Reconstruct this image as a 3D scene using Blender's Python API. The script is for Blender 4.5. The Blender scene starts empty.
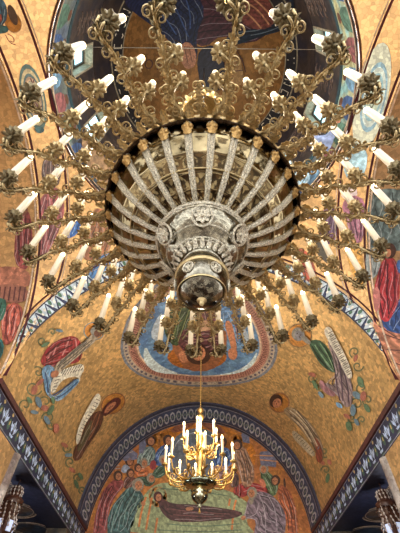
import bpy, math, random
from mathutils import Vector, Matrix
from mathutils.geometry import delaunay_2d_cdt
random.seed(7)
PI = math.pi
sin, cos, rad = math.sin, math.cos, math.radians
SC = bpy.context.scene
COL = SC.collection

# ------------------------------------------------------------------ camera
F = 350.0
TH = math.atan(270 / 350); S, C = sin(TH), cos(TH); RHO = .0105
CX, CY = 202.0, 266.5
EYE = Vector((0, 0, 1.6))
AX = Vector((0, S, C)); DN = Vector((0, C, -S)); RT = Vector((1, 0, 0))
RT2 = RT * cos(RHO) - DN * sin(RHO) * -1.0 * -1.0
# image: u' = u cos - v sin ; v' = u sin + v cos  ->  right axis / down axis of the picture
RT2 = RT * cos(RHO) - DN * sin(RHO)
DN2 = RT * sin(RHO) + DN * cos(RHO)


def ray(px, py):
    return AX + RT2 * ((px - CX) / F) + DN2 * ((py - CY) / F)


cam_d = bpy.data.cameras.new('camera'); cam = bpy.data.objects.new('camera', cam_d); COL.objects.link(cam)
cam_d.sensor_width = 36; cam_d.sensor_fit = 'AUTO'; cam_d.lens = F / 533 * 36
cam_d.shift_x = -2.0 / 533; cam_d.clip_start = .05; cam_d.clip_end = 200
m = Matrix.Identity(4)
for i in range(3):
    m[i][0] = RT2[i]; m[i][1] = -DN2[i]; m[i][2] = -AX[i]; m[i][3] = EYE[i]
cam.matrix_world = m
SC.camera = cam

# ------------------------------------------------------------------ sizes (metres above the floor)
R = 3.6                      # half width of the bay = radius of the vaults
YB = 1.86                    # axis of the dome bay
ZS = 3.67 + 1.6              # spring line of the vaults
Y0 = YB + R                  # front arch of the bay
Y1 = 12.0                    # end of the gold vault
Y2 = 13.4                    # end wall with the lunette
RS = R * math.sqrt(2)        # sphere of the pendentives
RD = 3.1                     # dome ring
ZR = ZS + math.sqrt(RS * RS - RD * RD)
ZD = 11.2 + 1.6              # spring of the dome

# ------------------------------------------------------------------ materials
def lin(c):
    return tuple(((x / 255) / 12.92 if x / 255 <= .04045 else ((x / 255 + .055) / 1.055) ** 2.4) for x in c) + (1,)


MATS = {}
RGB = {}


def newmat(name):
    mt = bpy.data.materials.new(name); mt.use_nodes = True
    nt = mt.node_tree; b = nt.nodes['Principled BSDF']
    return mt, nt, b


def mosaic(rgb, fold=0.0, gold=False, tess=15.0, var=.3, blotch=.3, rough=.55, metal=None, second=None, scale2=1.2):
    key = ('mos', rgb, fold, gold, tess, var, blotch, metal, second, scale2)
    if key in MATS: return MATS[key]
    mt, nt, b = newmat('mosaic')
    N, L = nt.nodes, nt.links
    tc = N.new('ShaderNodeTexCoord')
    vo = N.new('ShaderNodeTexVoronoi'); vo.inputs['Scale'].default_value = tess
    L.new(tc.outputs['Object'], vo.inputs['Vector'])
    sep = N.new('ShaderNodeSeparateColor'); L.new(vo.outputs['Color'], sep.inputs[0])
    no = N.new('ShaderNodeTexNoise'); no.inputs['Scale'].default_value = scale2; no.inputs['Detail'].default_value = 5
    L.new(tc.outputs['Object'], no.inputs['Vector'])

    def rng(sock, lo, hi):
        mr = N.new('ShaderNodeMapRange'); mr.inputs['To Min'].default_value = lo; mr.inputs['To Max'].default_value = hi
        L.new(sock, mr.inputs['Value']); return mr.outputs[0]

    def mul(a, c):
        mm = N.new('ShaderNodeMath'); mm.operation = 'MULTIPLY'; L.new(a, mm.inputs[0]); L.new(c, mm.inputs[1]); return mm.outputs[0]
    v = mul(rng(sep.outputs[0], 1 - var, 1 + var), rng(no.outputs['Fac'], 1 - blotch * 1.6, 1 + blotch * 1.6))
    # joints between the tesserae
    v2 = N.new('ShaderNodeTexVoronoi'); v2.feature = 'DISTANCE_TO_EDGE'; v2.inputs['Scale'].default_value = tess
    L.new(tc.outputs['Object'], v2.inputs['Vector'])
    mr = N.new('ShaderNodeMapRange'); mr.inputs['From Max'].default_value = .1; mr.inputs['To Min'].default_value = .8; mr.inputs['To Max'].default_value = 1.0
    L.new(v2.outputs['Distance'], mr.inputs['Value']); v = mul(v, mr.outputs[0])
    if fold:
        wv = N.new('ShaderNodeTexWave'); wv.inputs['Scale'].default_value = 2.6; wv.inputs['Distortion'].default_value = 9
        wv.inputs['Detail'].default_value = 2; wv.inputs['Detail Scale'].default_value = 1.2
        wv.bands_direction = 'DIAGONAL'
        L.new(tc.outputs['Object'], wv.inputs['Vector'])
        v = mul(v, rng(wv.outputs['Fac'], 1 - fold * .8, 1 + fold * .9))
    hs = N.new('ShaderNodeHueSaturation'); hs.inputs['Color'].default_value = lin(rgb)
    if second:
        mx = N.new('ShaderNodeMix'); mx.data_type = 'RGBA'
        n2 = N.new('ShaderNodeTexNoise'); n2.inputs['Scale'].default_value = 2.2; n2.inputs['Detail'].default_value = 4
        L.new(tc.outputs['Object'], n2.inputs['Vector'])
        r2 = N.new('ShaderNodeMapRange'); r2.inputs['From Min'].default_value = .4; r2.inputs['From Max'].default_value = .6
        L.new(n2.outputs['Fac'], r2.inputs['Value']); L.new(r2.outputs[0], mx.inputs['Factor'])
        mx.inputs['A'].default_value = lin(rgb); mx.inputs['B'].default_value = lin(second)
        L.new(mx.outputs['Result'], hs.inputs['Color'])
    L.new(v, hs.inputs['Value'])
    L.new(hs.outputs[0], b.inputs['Base Color'])
    b.inputs['Roughness'].default_value = rough
    b.inputs['Metallic'].default_value = metal if metal is not None else (.45 if gold else 0)
    bp = N.new('ShaderNodeBump'); bp.inputs['Strength'].default_value = .35 if gold else .12; bp.inputs['Distance'].default_value = .02
    L.new(sep.outputs[1], bp.inputs['Height']); L.new(bp.outputs[0], b.inputs['Normal'])
    MATS[key] = mt; RGB[mt.name] = rgb; return mt


def metal(rgb, rough=.3, bump=0.0, bscale=40., metallic=1.0, var=.25):
    key = ('met', rgb, rough, bump, bscale, metallic, var)
    if key in MATS: return MATS[key]
    mt, nt, b = newmat('metal')
    N, L = nt.nodes, nt.links
    tc = N.new('ShaderNodeTexCoord')
    no = N.new('ShaderNodeTexNoise'); no.inputs['Scale'].default_value = bscale; no.inputs['Detail'].default_value = 3
    L.new(tc.outputs['Object'], no.inputs['Vector'])
    mr = N.new('ShaderNodeMapRange'); mr.inputs['From Min'].default_value = .3; mr.inputs['From Max'].default_value = .7
    mr.inputs['To Min'].default_value = 1 - var; mr.inputs['To Max'].default_value = 1 + var
    L.new(no.outputs['Fac'], mr.inputs['Value'])
    hs = N.new('ShaderNodeHueSaturation'); hs.inputs['Color'].default_value = lin(rgb); L.new(mr.outputs[0], hs.inputs['Value'])
    L.new(hs.outputs[0], b.inputs['Base Color'])
    b.inputs['Metallic'].default_value = metallic; b.inputs['Roughness'].default_value = rough
    if bump:
        bp = N.new('ShaderNodeBump'); bp.inputs['Strength'].default_value = bump; bp.inputs['Distance'].default_value = .02
        L.new(no.outputs['Fac'], bp.inputs['Height']); L.new(bp.outputs[0], b.inputs['Normal'])
    MATS[key] = mt; return mt


def plain(rgb, rough=.5, spec=.5, emit=0.0, ergb=None, trans=0.0):
    key = ('pl', rgb, rough, spec, emit, ergb, trans)
    if key in MATS: return MATS[key]
    mt, nt, b = newmat('plain')
    N, L = nt.nodes, nt.links
    tc = N.new('ShaderNodeTexCoord'); no = N.new('ShaderNodeTexNoise'); no.inputs['Scale'].default_value = 9
    L.new(tc.outputs['Object'], no.inputs['Vector'])
    mr = N.new('ShaderNodeMapRange'); mr.inputs['To Min'].default_value = .86; mr.inputs['To Max'].default_value = 1.14
    L.new(no.outputs['Fac'], mr.inputs['Value'])
    hs = N.new('ShaderNodeHueSaturation'); hs.inputs['Color'].default_value = lin(rgb); L.new(mr.outputs[0], hs.inputs['Value'])
    L.new(hs.outputs[0], b.inputs['Base Color'])
    b.inputs['Roughness'].default_value = rough; b.inputs['Specular IOR Level'].default_value = spec
    if emit:
        b.inputs['Emission Color'].default_value = lin(ergb or rgb); b.inputs['Emission Strength'].default_value = emit
    if trans: b.inputs['Transmission Weight'].default_value = trans
    MATS[key] = mt; return mt


# ------------------------------------------------------------------ object helpers
def link(name, me, mat, parent=None, smooth=False):
    o = bpy.data.objects.new(name, me); COL.objects.link(o)
    if mat: me.materials.append(mat)
    if smooth:
        for p in me.polygons: p.use_smooth = True
    if parent is not None:
        o.parent = parent
    return o


def tag(o, label=None, cat=None, group=None, kind=None):
    if label: o['label'] = label
    if cat: o['category'] = cat
    if group: o['group'] = group
    if kind: o['kind'] = kind
    return o


def empty(name, loc, rz=0, label=None, cat=None, group=None, parent=None):
    o = bpy.data.objects.new(name, None); COL.objects.link(o)
    o.location = loc; o.rotation_euler = (0, 0, rz); o.empty_display_size = .1
    if parent: o.parent = parent
    return tag(o, label, cat, group)


class MB:
    def __init__(s): s.v = []; s.f = []

    def add(s, vs, fs, M=None):
        n = len(s.v)
        s.v += [tuple(M @ Vector(p)) if M else tuple(p) for p in vs]
        s.f += [tuple(i + n for i in f) for f in fs]

    def grid(s, fn, nu, nv, wrap_u=False, skip=None):
        n = len(s.v); cu = nu if wrap_u else nu + 1
        for j in range(nv + 1):
            for i in range(cu): s.v.append(tuple(fn(i / nu, j / nv)))
        for j in range(nv):
            for i in range(nu):
                if skip and skip(i, j): continue
                a = n + j * cu + i; b = n + j * cu + (i + 1) % cu
                s.f.append((a, b, b + cu, a + cu))

    def lathe(s, prof, n=32, M=None, ruff=None):
        vs = []; fs = []
        for (r, z) in prof:
            for i in range(n):
                a = 2 * PI * i / n; k = ruff(a, r, z) if ruff else 1
                vs.append((r * k * cos(a), r * k * sin(a), z))
        for j in range(len(prof) - 1):
            for i in range(n):
                a = j * n + i; b = j * n + (i + 1) % n
                fs.append((a, b, b + n, a + n))
        s.add(vs, fs, M)

    def tube(s, pts, r, n=6, closed=False, M=None, flat=1.0):
        pts = [Vector(p) for p in pts]; k = len(pts)
        rr = r if isinstance(r, (list, tuple)) else [r] * k
        vs = []; fs = []; up = None
        for i in range(k):
            a = pts[(i - 1) % k] if (closed or i) else pts[0]
            b = pts[(i + 1) % k] if (closed or i < k - 1) else pts[-1]
            t = (b - a); t = t.normalized() if t.length > 1e-9 else Vector((0, 0, 1))
            if up is None:
                up = Vector((0, 0, 1)) if abs(t.z) < .9 else Vector((1, 0, 0))
            up = (up - t * up.dot(t)); up = up.normalized() if up.length > 1e-6 else t.orthogonal().normalized()
            sd = t.cross(up)
            for q in range(n):
                an = 2 * PI * q / n
                vs.append(pts[i] + sd * (cos(an) * rr[i] * flat) + up * (sin(an) * rr[i]))
        for i in range(k if closed else k - 1):
            for q in range(n):
                a = i * n + q; b = i * n + (q + 1) % n; c = ((i + 1) % k) * n
                fs.append((a, b, c + (q + 1) % n, c + q))
        if not closed:
            fs.append(tuple(range(n))[::-1]); fs.append(tuple((k - 1) * n + q for q in range(n)))
        s.add(vs, fs, M)

    def box(s, x0, x1, y0, y1, z0, z1, M=None):
        s.add([(x, y, z) for z in (z0, z1) for y in (y0, y1) for x in (x0, x1)],
              [(0, 2, 3, 1), (4, 5, 7, 6), (0, 1, 5, 4), (2, 6, 7, 3), (0, 4, 6, 2), (1, 3, 7, 5)], M)

    def ball(s, c, r, n=10, m=6, sz=1.0):
        prof = [(max(1e-4, r * sin(PI * j / m)), -r * sz * cos(PI * j / m)) for j in range(m + 1)]
        s.lathe(prof, n, Matrix.Translation(Vector(c)))

    def leaf(s, o, d, up, ln, w, curl=.3, n=6):
        """a lobed acanthus leaf with a raised midrib and real thickness"""
        o, d, up = Vector(o), Vector(d).normalized(), Vector(up)
        up = (up - d * up.dot(d)).normalized(); sd = d.cross(up)
        vs = []; fs = []
        for layer in (0, 1):
            for i in range(n + 1):
                t = i / n
                wd = w * (sin(PI * (.12 + .86 * t)) ** .8) * (1 if i % 2 else .68)
                c = o + d * (ln * t) + up * (curl * ln * (t * t) + (.06 * ln if layer else 0))
                vs += [c - sd * wd - up * .25 * wd, c + up * (.0 if layer else .0), c + sd * wd - up * .25 * wd]
        k = 3 * (n + 1)
        for i in range(n):
            for q in (0, 1):
                a = 3 * i + q
                fs.append((a, a + 3, a + 4, a + 1)); fs.append((k + a, k + a + 1, k + a + 4, k + a + 3))
            fs.append((3 * i, k + 3 * i, k + 3 * i + 3, 3 * i + 3)); fs.append((3 * i + 2, 3 * i + 5, k + 3 * i + 5, k + 3 * i + 2))
        s.add(vs, fs)

    def build(s, name, mat, parent=None, smooth=False, me=None):
        me = bpy.data.meshes.new(name); me.from_pydata([tuple(p) for p in s.v], [], s.f); me.update()
        return link(name, me, mat, parent, smooth)


def struct(name, mb, mat, smooth=False, label=None):
    o = mb.build(name, mat, None, smooth); o['kind'] = 'structure'
    if label: o['label'] = label
    return o


# ------------------------------------------------------------------ surfaces the frescoes lie on (ray of a picture point -> point, inward normal)
def quad(a, b, c):
    d = max(0.0, b * b - 4 * a * c); return (-b + math.sqrt(d)) / 2 / a


def s_vault(px, py):
    d = ray(px, py); o = EYE
    t = quad(d.x ** 2 + d.z ** 2, 2 * d.z * (o.z - ZS), (o.z - ZS) ** 2 - R * R)
    p = o + d * t; return p, Vector((-p.x, 0, ZS - p.z)).normalized()


def s_rib(px, py):
    d = ray(px, py); o = EYE; r = R - .06
    t = quad(d.x ** 2 + d.z ** 2, 2 * d.z * (o.z - ZS), (o.z - ZS) ** 2 - r * r)
    p = o + d * t; return p, Vector((-p.x, 0, ZS - p.z)).normalized()


def s_end(px, py):
    d = ray(px, py); t = Y2 / d.y; return EYE + d * t, Vector((0, -1, 0))


def s_pend(px, py):
    d = ray(px, py); o = EYE - Vector((0, YB, ZS))
    t = quad(d.dot(d), 2 * d.dot(o), o.dot(o) - RS * RS)
    p = EYE + d * t; return p, (Vector((0, YB, ZS)) - p).normalized()


def s_side(px, py):
    d = ray(px, py); o = EYE
    t = quad(d.y ** 2 + d.z ** 2, 2 * (d.y * (o.y - YB) + d.z * (o.z - ZS)), (o.y - YB) ** 2 + (o.z - ZS) ** 2 - R * R)
    p = o + d * t; return p, Vector((0, YB - p.y, ZS - p.z)).normalized()


def s_drum(px, py):
    d = ray(px, py); o = EYE
    t = quad(d.x ** 2 + d.y ** 2, 2 * (d.y * (o.y - YB)), (o.y - YB) ** 2 - RD * RD)
    p = o + d * t; return p, Vector((-p.x, YB - p.y, 0)).normalized()


def s_dome(px, py):
    d = ray(px, py); c = Vector((0, YB, ZD)); o = EYE - c
    t = quad(d.dot(d), 2 * d.dot(o), o.dot(o) - RD * RD)
    p = EYE + d * t; return p, (c - p).normalized()


def chaikin(p, n=2, closed=True):
    for _ in range(n):
        q = []
        k = len(p)
        for i in range(k if closed else k - 1):
            a, b = p[i], p[(i + 1) % k]
            q += [(a[0] * .75 + b[0] * .25, a[1] * .75 + b[1] * .25), (a[0] * .25 + b[0] * .75, a[1] * .25 + b[1] * .75)]
        p = q if closed else [p[0]] + q + [p[-1]]
    return p


def inside(x, y, P):
    r = False; j = len(P) - 1
    for i in range(len(P)):
        if (P[i][1] > y) != (P[j][1] > y) and x < (P[j][0] - P[i][0]) * (y - P[i][1]) / (P[j][1] - P[i][1]) + P[i][0]: r = not r
        j = i
    return r


def poly_tris(P, hole=None, g=4.0):
    xs = [p[0] for p in P]; ys = [p[1] for p in P]
    pts = [Vector(p) for p in P]; n = len(P)
    edges = [(i, (i + 1) % n) for i in range(n)]
    if hole:
        k = len(pts); pts += [Vector(p) for p in hole]; edges += [(k + i, k + (i + 1) % len(hole)) for i in range(len(hole))]
    y = min(ys) + g / 2; r = 0
    while y < max(ys):
        x = min(xs) + g / 2 + (g / 2 if r % 2 else 0)
        while x < max(xs):
            if inside(x, y, P) and not (hole and inside(x, y, hole)): pts.append(Vector((x, y)))
            x += g
        y += g; r += 1
    vs, _, fs, *_x = delaunay_2d_cdt(pts, edges, [], 1 if not hole else 0, 1e-4)
    out = []
    for f in fs:
        c = sum((vs[i] for i in f), Vector((0, 0))) / len(f)
        if inside(c.x, c.y, P) and not (hole and inside(c.x, c.y, hole)): out.append(tuple(f))
    return [tuple(v) for v in vs], out


class Fig:
    """one mosaic picture; its painted pieces are laid on the real curved surface as thin tesserae layers"""
    def __init__(s, name, label, cat, surf, at, group=None):
        s.surf = surf; p, n = surf(*at)
        s.e = empty(name, p, 0, label, cat, group); s.loc = p; s.k = 1

    def put(s, name, vs, fs, mat, lev, parent=None):
        h = .004 + .003 * lev
        W = []
        for (x, y) in vs:
            p, n = s.surf(x, y); W.append(tuple(p + n * h - s.loc))
        me = bpy.data.meshes.new(name); me.from_pydata(W, [], fs); me.update()
        return link(name, me, mat, parent or s.e)

    def poly(s, name, P, mat, lev=None, smooth=2, hole=None, parent=None, g=4.0):
        if lev is None: lev = s.k; s.k += 1
        raw = P
        P = chaikin(P, min(smooth, 1)) if smooth else P
        vs, fs = poly_tris(P, hole, g)
        o = s.put(name, vs, fs, mat, lev, parent)
        if not hole and any(q in name for q in ('robe', 'mantle', 'cloak', 'tunic', 'garment', 'rocks')): s.folds(P, mat, o)
        return o

    def folds(s, P, mat, o):
        """drapery lines drawn along the robe, as the mosaicist laid them"""
        rgb = RGB.get(mat.name)
        if not rgb: return
        n = len(P); cx = sum(p[0] for p in P) / n; cy = sum(p[1] for p in P) / n
        xx = sum((p[0] - cx) ** 2 for p in P); yy = sum((p[1] - cy) ** 2 for p in P); xy = sum((p[0] - cx) * (p[1] - cy) for p in P)
        an = .5 * math.atan2(2 * xy, xx - yy); u = (cos(an), sin(an)); v = (-u[1], u[0])
        A = [(p[0] - cx) * u[0] + (p[1] - cy) * u[1] for p in P]; a0, a1 = min(A), max(A)
        rows = []
        for i in range(11):
            a = a0 + (a1 - a0) * (.06 + .088 * i)
            bs = [b * .5 for b in range(-80, 81) if inside(cx + u[0] * a + v[0] * b * .5, cy + u[1] * a + v[1] * b * .5, P)]
            if bs: rows.append((a, bs[0], bs[-1]))
        if len(rows) < 4: return
        wd = sum(r[2] - r[1] for r in rows) / len(rows); m_ = max(2, min(9, int(wd / 2.3)))
        rg = random.Random(int(cx * 7 + cy)); D, Lt = [], []
        for k in range(m_):
            f_ = (k + .6) / (m_ + .2); i0 = rg.randint(0, max(0, len(rows) // 3)); i1 = len(rows) - rg.randint(0, max(0, len(rows) // 3))
            ph = rg.random() * 6
            ln = [(cx + u[0] * a + v[0] * (b0 + (b1 - b0) * (f_ + .05 * sin(ph + a * .22))), cy + u[1] * a + v[1] * (b0 + (b1 - b0) * (f_ + .05 * sin(ph + a * .22)))) for a, b0, b1 in rows[i0:i1]]
            if len(ln) > 2: (D if k % 2 else Lt).append(ln)
        dk = tuple(int(c * .48) for c in rgb); lt = tuple(int(c + (235 - c) * .42) for c in rgb)
        lv = s.k; s.k += 1
        if D: s.lines('fold_dark', D, .85, mosaic(dk, tess=18), lv, 1)
        if Lt: s.lines('fold_light', Lt, .75, mosaic(lt, tess=18), lv, 1)

    def ell(s, name, cx, cy, rx, ry, mat, rot=0, lev=None, ring=None, parent=None, n=20):
        c, q = cos(rad(rot)), sin(rad(rot))
        mk = lambda k: [(cx + rx * k * cos(2 * PI * i / n) * c - ry * k * sin(2 * PI * i / n) * q,
                         cy + rx * k * cos(2 * PI * i / n) * q + ry * k * sin(2 * PI * i / n) * c) for i in range(n)]
        return s.poly(name, mk(1), mat, lev, 0, mk(ring) if ring else None, parent)

    def lines(s, name, L, w, mat, lev=None, smooth=2, parent=None, closed=False):
        if lev is None: lev = s.k; s.k += 1
        if name in ('dentil', 'stem', 'stripe', 'ledge', 'cloak_light') and len(L) > 1:
            for q in L: o = s.lines(name, [q], w, mat, lev, smooth, parent, closed)
            return o
        V, Fc = [], []
        for P in L:
            P = chaikin(P, smooth, closed) if smooth else P
            if closed: P = P + [P[0], P[1]]
            k = len(P); b = len(V)
            for i in range(k):
                a, c = P[max(0, i - 1)], P[min(k - 1, i + 1)]
                dx, dy = c[0] - a[0], c[1] - a[1]; l = math.hypot(dx, dy) or 1
                V += [(P[i][0] - dy / l * w / 2, P[i][1] + dx / l * w / 2), (P[i][0] + dy / l * w / 2, P[i][1] - dx / l * w / 2)]
            Fc += [(b + 2 * i, b + 2 * i + 1, b + 2 * i + 3, b + 2 * i + 2) for i in range(k - 1)]
        return s.put(name, V, Fc, mat, lev, parent)


def T(ox, oy, s):
    return lambda pts: [(ox + x * s, oy + y * s) for x, y in pts]


# ------------------------------------------------------------------ palette
GOLD = mosaic((208, 172, 116), gold=True, tess=13, var=.34, blotch=.2, rough=.42)
GOLD_L = mosaic((194, 154, 102), gold=True, tess=13, var=.24, blotch=.26, rough=.42)
GOLD_D = mosaic((178, 110, 50), gold=True, tess=10, var=.25, blotch=.3, rough=.5)
MAROON = mosaic((72, 18, 26), tess=12)
CREAM = mosaic((215, 190, 165), tess=14)
WHITE = mosaic((228, 224, 208), tess=14, blotch=.15)
INK = mosaic((95, 90, 80), tess=14)
NAVY = mosaic((20, 24, 48), tess=12)
SKIN = mosaic((190, 128, 95), tess=18)
SKIN_D = mosaic((120, 78, 58), tess=18)
HAIR = mosaic((68, 42, 32), tess=18)
GREY = mosaic((150, 148, 140), tess=18)
BLUEW = mosaic((188, 205, 222), tess=14)
BLUE = mosaic((70, 105, 160), fold=.35)
SKYB = mosaic((120, 165, 205), fold=.25)
GREEN = mosaic((62, 98, 72), fold=.4)
TEAL = mosaic((58, 96, 98), fold=.4)
RED = mosaic((160, 48, 54), fold=.35)
REDB = mosaic((140, 68, 66), fold=.35)
PURP = mosaic((110, 72, 92), fold=.35)
HALO = mosaic((205, 145, 75), gold=True, tess=12)
FG = mosaic((90, 125, 85), tess=14)

# ================================================================== THE SETTING
# floor
mb = MB(); mb.box(-16, 16, -16, 16, -.1, 0)
mt, nt, b = newmat('marble_floor'); N, L = nt.nodes, nt.links
tc = N.new('ShaderNodeTexCoord'); ck = N.new('ShaderNodeTexVoronoi'); ck.inputs['Scale'].default_value = .8
L.new(tc.outputs['Object'], ck.inputs['Vector'])
sp = N.new('ShaderNodeSeparateColor'); L.new(ck.outputs['Color'], sp.inputs[0])
cr = N.new('ShaderNodeValToRGB'); cr.color_ramp.interpolation = 'CONSTANT'
cr.color_ramp.elements[0].color = (.05, .03, .025, 1); cr.color_ramp.elements[1].color = (.7, .64, .54, 1); cr.color_ramp.elements[1].position = .72
q_ = cr.color_ramp.elements.new(.42); q_.color = (.2, .13, .08, 1)
L.new(sp.outputs[0], cr.inputs[0]); L.new(cr.outputs[0], b.inputs['Base Color']); b.inputs['Roughness'].default_value = .35
struct('floor', mb, mt)

# barrel vault in front
mb = MB()
mb.grid(lambda u, v: (-R * cos(PI * u), Y0 + (Y1 - Y0) * v, ZS + R * sin(PI * u)), 96, 12)
struct('ceiling', mb, GOLD, True, 'gold mosaic barrel vault in front of the dome')
# end rib of the vault (carries the dark interlaced border)
mb = MB(); rr = R - .06
mb.grid(lambda u, v: (-rr * cos(PI * u), Y1 + (Y2 - Y1) * v, ZS + rr * sin(PI * u)), 96, 3)
mb.grid(lambda u, v: (-(rr + .1 * v) * cos(PI * u), Y1, ZS + (rr + .1 * v) * sin(PI * u)), 96, 1)
struct('ceiling_end_rib', mb, mosaic((46, 50, 74), tess=14), True, 'dark blue border rib framing the lunette')
# lunette wall
mb = MB(); mb.box(-R - .3, R + .3, Y2, Y2 + .2, 0, ZS + R + .3)
struct('wall_front', mb, mosaic((176, 108, 56), tess=12, second=(190, 124, 56), blotch=.25), False, 'end wall with the lunette mosaic')
# side barrel vaults
for sx, nm in ((-1, 'left'), (1, 'right')):
    mb = MB()
    mb.grid(lambda u, v: (sx * (R + 5.5 * v), YB - R * cos(PI * u), ZS + R * sin(PI * u)), 64, 6)
    struct('ceiling_' + nm, mb, GOLD_L if sx < 0 else mosaic((184, 148, 106), gold=True, tess=13, var=.24, blotch=.3), True, 'gold barrel vault on the %s of the dome bay' % nm)
for sx, nm in ((-1, 'left'), (1, 'right')):
    mb = MB(); x4 = sx * (R + .55); a, b_ = min(x4, sx * 9.1), max(x4, sx * 9.1)
    mb.box(a, b_, Y0, Y0 + .15, 0, ZS)
    mb.box(sx * 9.1 - .1, sx * 9.1 + .1, YB - R, Y0 + .15, 3.2, ZS + R)  # unseen end wall, added to cut light through the open arm
    struct('wall_arm_' + nm, mb, mosaic((170, 128, 96), tess=12), False, 'unseen wall of the %s arm, added to cut stray light' % nm)
# pendentives
mb = MB()


def pend(u, v):
    a = 2 * PI * u + 1e-6; rm = min(R / max(1e-6, abs(cos(a))), R / max(1e-6, abs(sin(a))))
    r = RD + (rm - RD) * v
    return (r * cos(a), YB + r * sin(a), ZS + math.sqrt(max(0, RS * RS - r * r)))


mb.grid(pend, 384, 44, True)
struct('ceiling_pendentives', mb, GOLD_L, True, 'gold pendentives between the arches and the dome ring')

# drum with twelve windows
NW = 12; PH = rad(11); HW = rad(4.6); WZ0, WZ1 = 9.15 + 1.6, 10.95 + 1.6
TX = [PH + 2 * PI * k / NW for k in range(NW)]
cuts = []
for a in TX: cuts += [a - HW, a + HW] + [a + HW + (2 * PI / NW - 2 * HW) * q / 4 for q in (1, 2, 3)]
cuts = sorted(c % (2 * PI) for c in cuts)
zs = [ZR, ZR + .5, WZ0, WZ1, ZD]
mb = MB()
for j in range(4):
    for i in range(len(cuts)):
        a, c = cuts[i], cuts[(i + 1) % len(cuts)]
        if c < a: c += 2 * PI
        mid = (a + c) / 2
        if j == 2 and any(abs((mid - t + PI) % (2 * PI) - PI) < HW * .5 for t in TX): continue
        mb.add([(RD * cos(q), YB + RD * sin(q), z) for z in (zs[j], zs[j + 1]) for q in (a, c)], [(0, 1, 3, 2)])
struct('wall_drum', mb, mosaic((80, 66, 58), tess=10, second=(50, 46, 54), blotch=.35, scale2=2.5), False, 'drum under the dome')
for k, a in enumerate(TX):
    M = Matrix.Translation((0, YB, 0)) @ Matrix.Rotation(a, 4, 'Z')
    w = RD * sin(HW); x0 = RD * cos(HW)
    mb = MB(); t = .05   # reveal
    mb.box(x0 - .02, x0 + .32, -w - t, -w, WZ0 - t, WZ1 + t, M); mb.box(x0 - .02, x0 + .32, w, w + t, WZ0 - t, WZ1 + t, M)
    mb.box(x0 - .02, x0 + .32, -w, w, WZ0 - t, WZ0, M); mb.box(x0 - .02, x0 + .32, -w, w, WZ1, WZ1 + t, M)
    wn = struct('window_%d' % (k + 1), mb, mosaic((190, 176, 150), tess=20))
    mb = MB(); f = .05
    for (p, q, r_, s_) in ((-w, -w + f, WZ0, WZ1), (w - f, w, WZ0, WZ1), (-w, w, WZ0, WZ0 + f), (-w, w, WZ1 - f, WZ1), (-w, w, (WZ0 + WZ1) / 2 - .02, (WZ0 + WZ1) / 2 + .02)):
        mb.box(x0 + .2, x0 + .25, p, q, r_, s_, M)
    mb.build('window_frame', plain((60, 52, 44)), wn)
    mb = MB(); mb.box(x0 + .25, x0 + .27, -w, w, WZ0, WZ1, M)
    mb.build('pane', plain((190, 225, 230), .3, emit=2.6, ergb=(176, 222, 232)), wn)

# dome
mb = MB()
mb.grid(lambda u, v: (RD * cos(PI / 2 * v * .9999) * cos(2 * PI * u), YB + RD * cos(PI / 2 * v * .9999) * sin(2 * PI * u), ZD + RD * sin(PI / 2 * v)), 72, 20, True)
struct('ceiling_dome', mb, mosaic((64, 50, 44), tess=10, blotch=.3, second=(40, 36, 46)), True, 'dome above the drum')

# ---- painted bands as trim
def band(name, fn, w, mat, n=80, lift=.012, thick=.02, label=None, closed=False):
    """a raised moulding following fn(t) -> point, normal, sideways"""
    mb = MB(); prof = [(-w / 2, 0), (-w / 2, thick), (w / 2, thick), (w / 2, 0)]
    vs = []; fs = []
    for i in range(n + 1):
        p, nn, sd = fn(i / n)
        for (a, h) in prof: vs.append(p + sd * a + nn * (h + lift - thick))
    for i in range(n):
        for q in range(3): fs.append((4 * i + q, 4 * i + q + 1, 4 * i + q + 5, 4 * i + q + 4))
    mb.add(vs, fs); return struct(name, mb, mat, False, label)


def sph(p): return (Vector((0, YB, ZS)) - p).normalized()


def w_side(t):
    return .04 + .46 * max(0, 1 - math.exp(-(t - 20) / 12)) if t > 20 else .04


def w_front(t):
    return .06 + .22 * max(0, 1 - math.exp(-(t - 10) / 8)) if t > 10 else .06


def p_side(sx, tdeg, w):      # band beside the left / right arch, on the pendentive sphere
    x = R - w; rho = math.sqrt(RS * RS - x * x); t = rad(tdeg)
    return Vector((sx * x, YB + rho * cos(t), ZS + rho * sin(t)))


def p_front(tdeg, w):
    y = R - w; rho = math.sqrt(RS * RS - y * y); t = rad(tdeg)
    return Vector((rho * cos(t), YB + y, ZS + rho * sin(t)))


tn = 0
for sx, nm in ((-1, 'left'), (1, 'right')):
    for off, wid, mat, what in ((0.03, .07, MAROON, 'red outline of the %s arch'), (-.03, .03, CREAM, 'pale line beside the %s arch')):
        tn += 1
        band('trim_%d' % tn, lambda t: (p_side(sx, 2 + 140 * t, off), sph(p_side(sx, 2 + 140 * t, off)), Vector((1, 0, 0))), wid, mat, label=what % nm)
    for off, wid, mat, what in ((0., .06, MAROON, 'dark red inner line of the %s arch band'), (.05, .022, CREAM, 'pale inner line of the %s arch band')):
        tn += 1
        band('trim_%d' % tn, lambda t: (p_side(sx, 29 + 113 * t, w_side(29 + 113 * t) + off), sph(p_side(sx, 29 + 113 * t, w_side(29 + 113 * t))), Vector((1, 0, 0))), wid, mat, label=what % nm)
for off, wid, mat, what in ((.03, .07, MAROON, 'dark red outer line of the front arch'), (-.015, .022, CREAM, 'pale outer line of the front arch')):
    tn += 1
    band('trim_%d' % tn, lambda t: (p_front(20 + 140 * t, w_front(min(20 + 140 * t, 160 - 140 * t)) + off), sph(p_front(20 + 140 * t, .2)), Vector((0, 1, 0))), wid, mat, 120, label=what)
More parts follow.
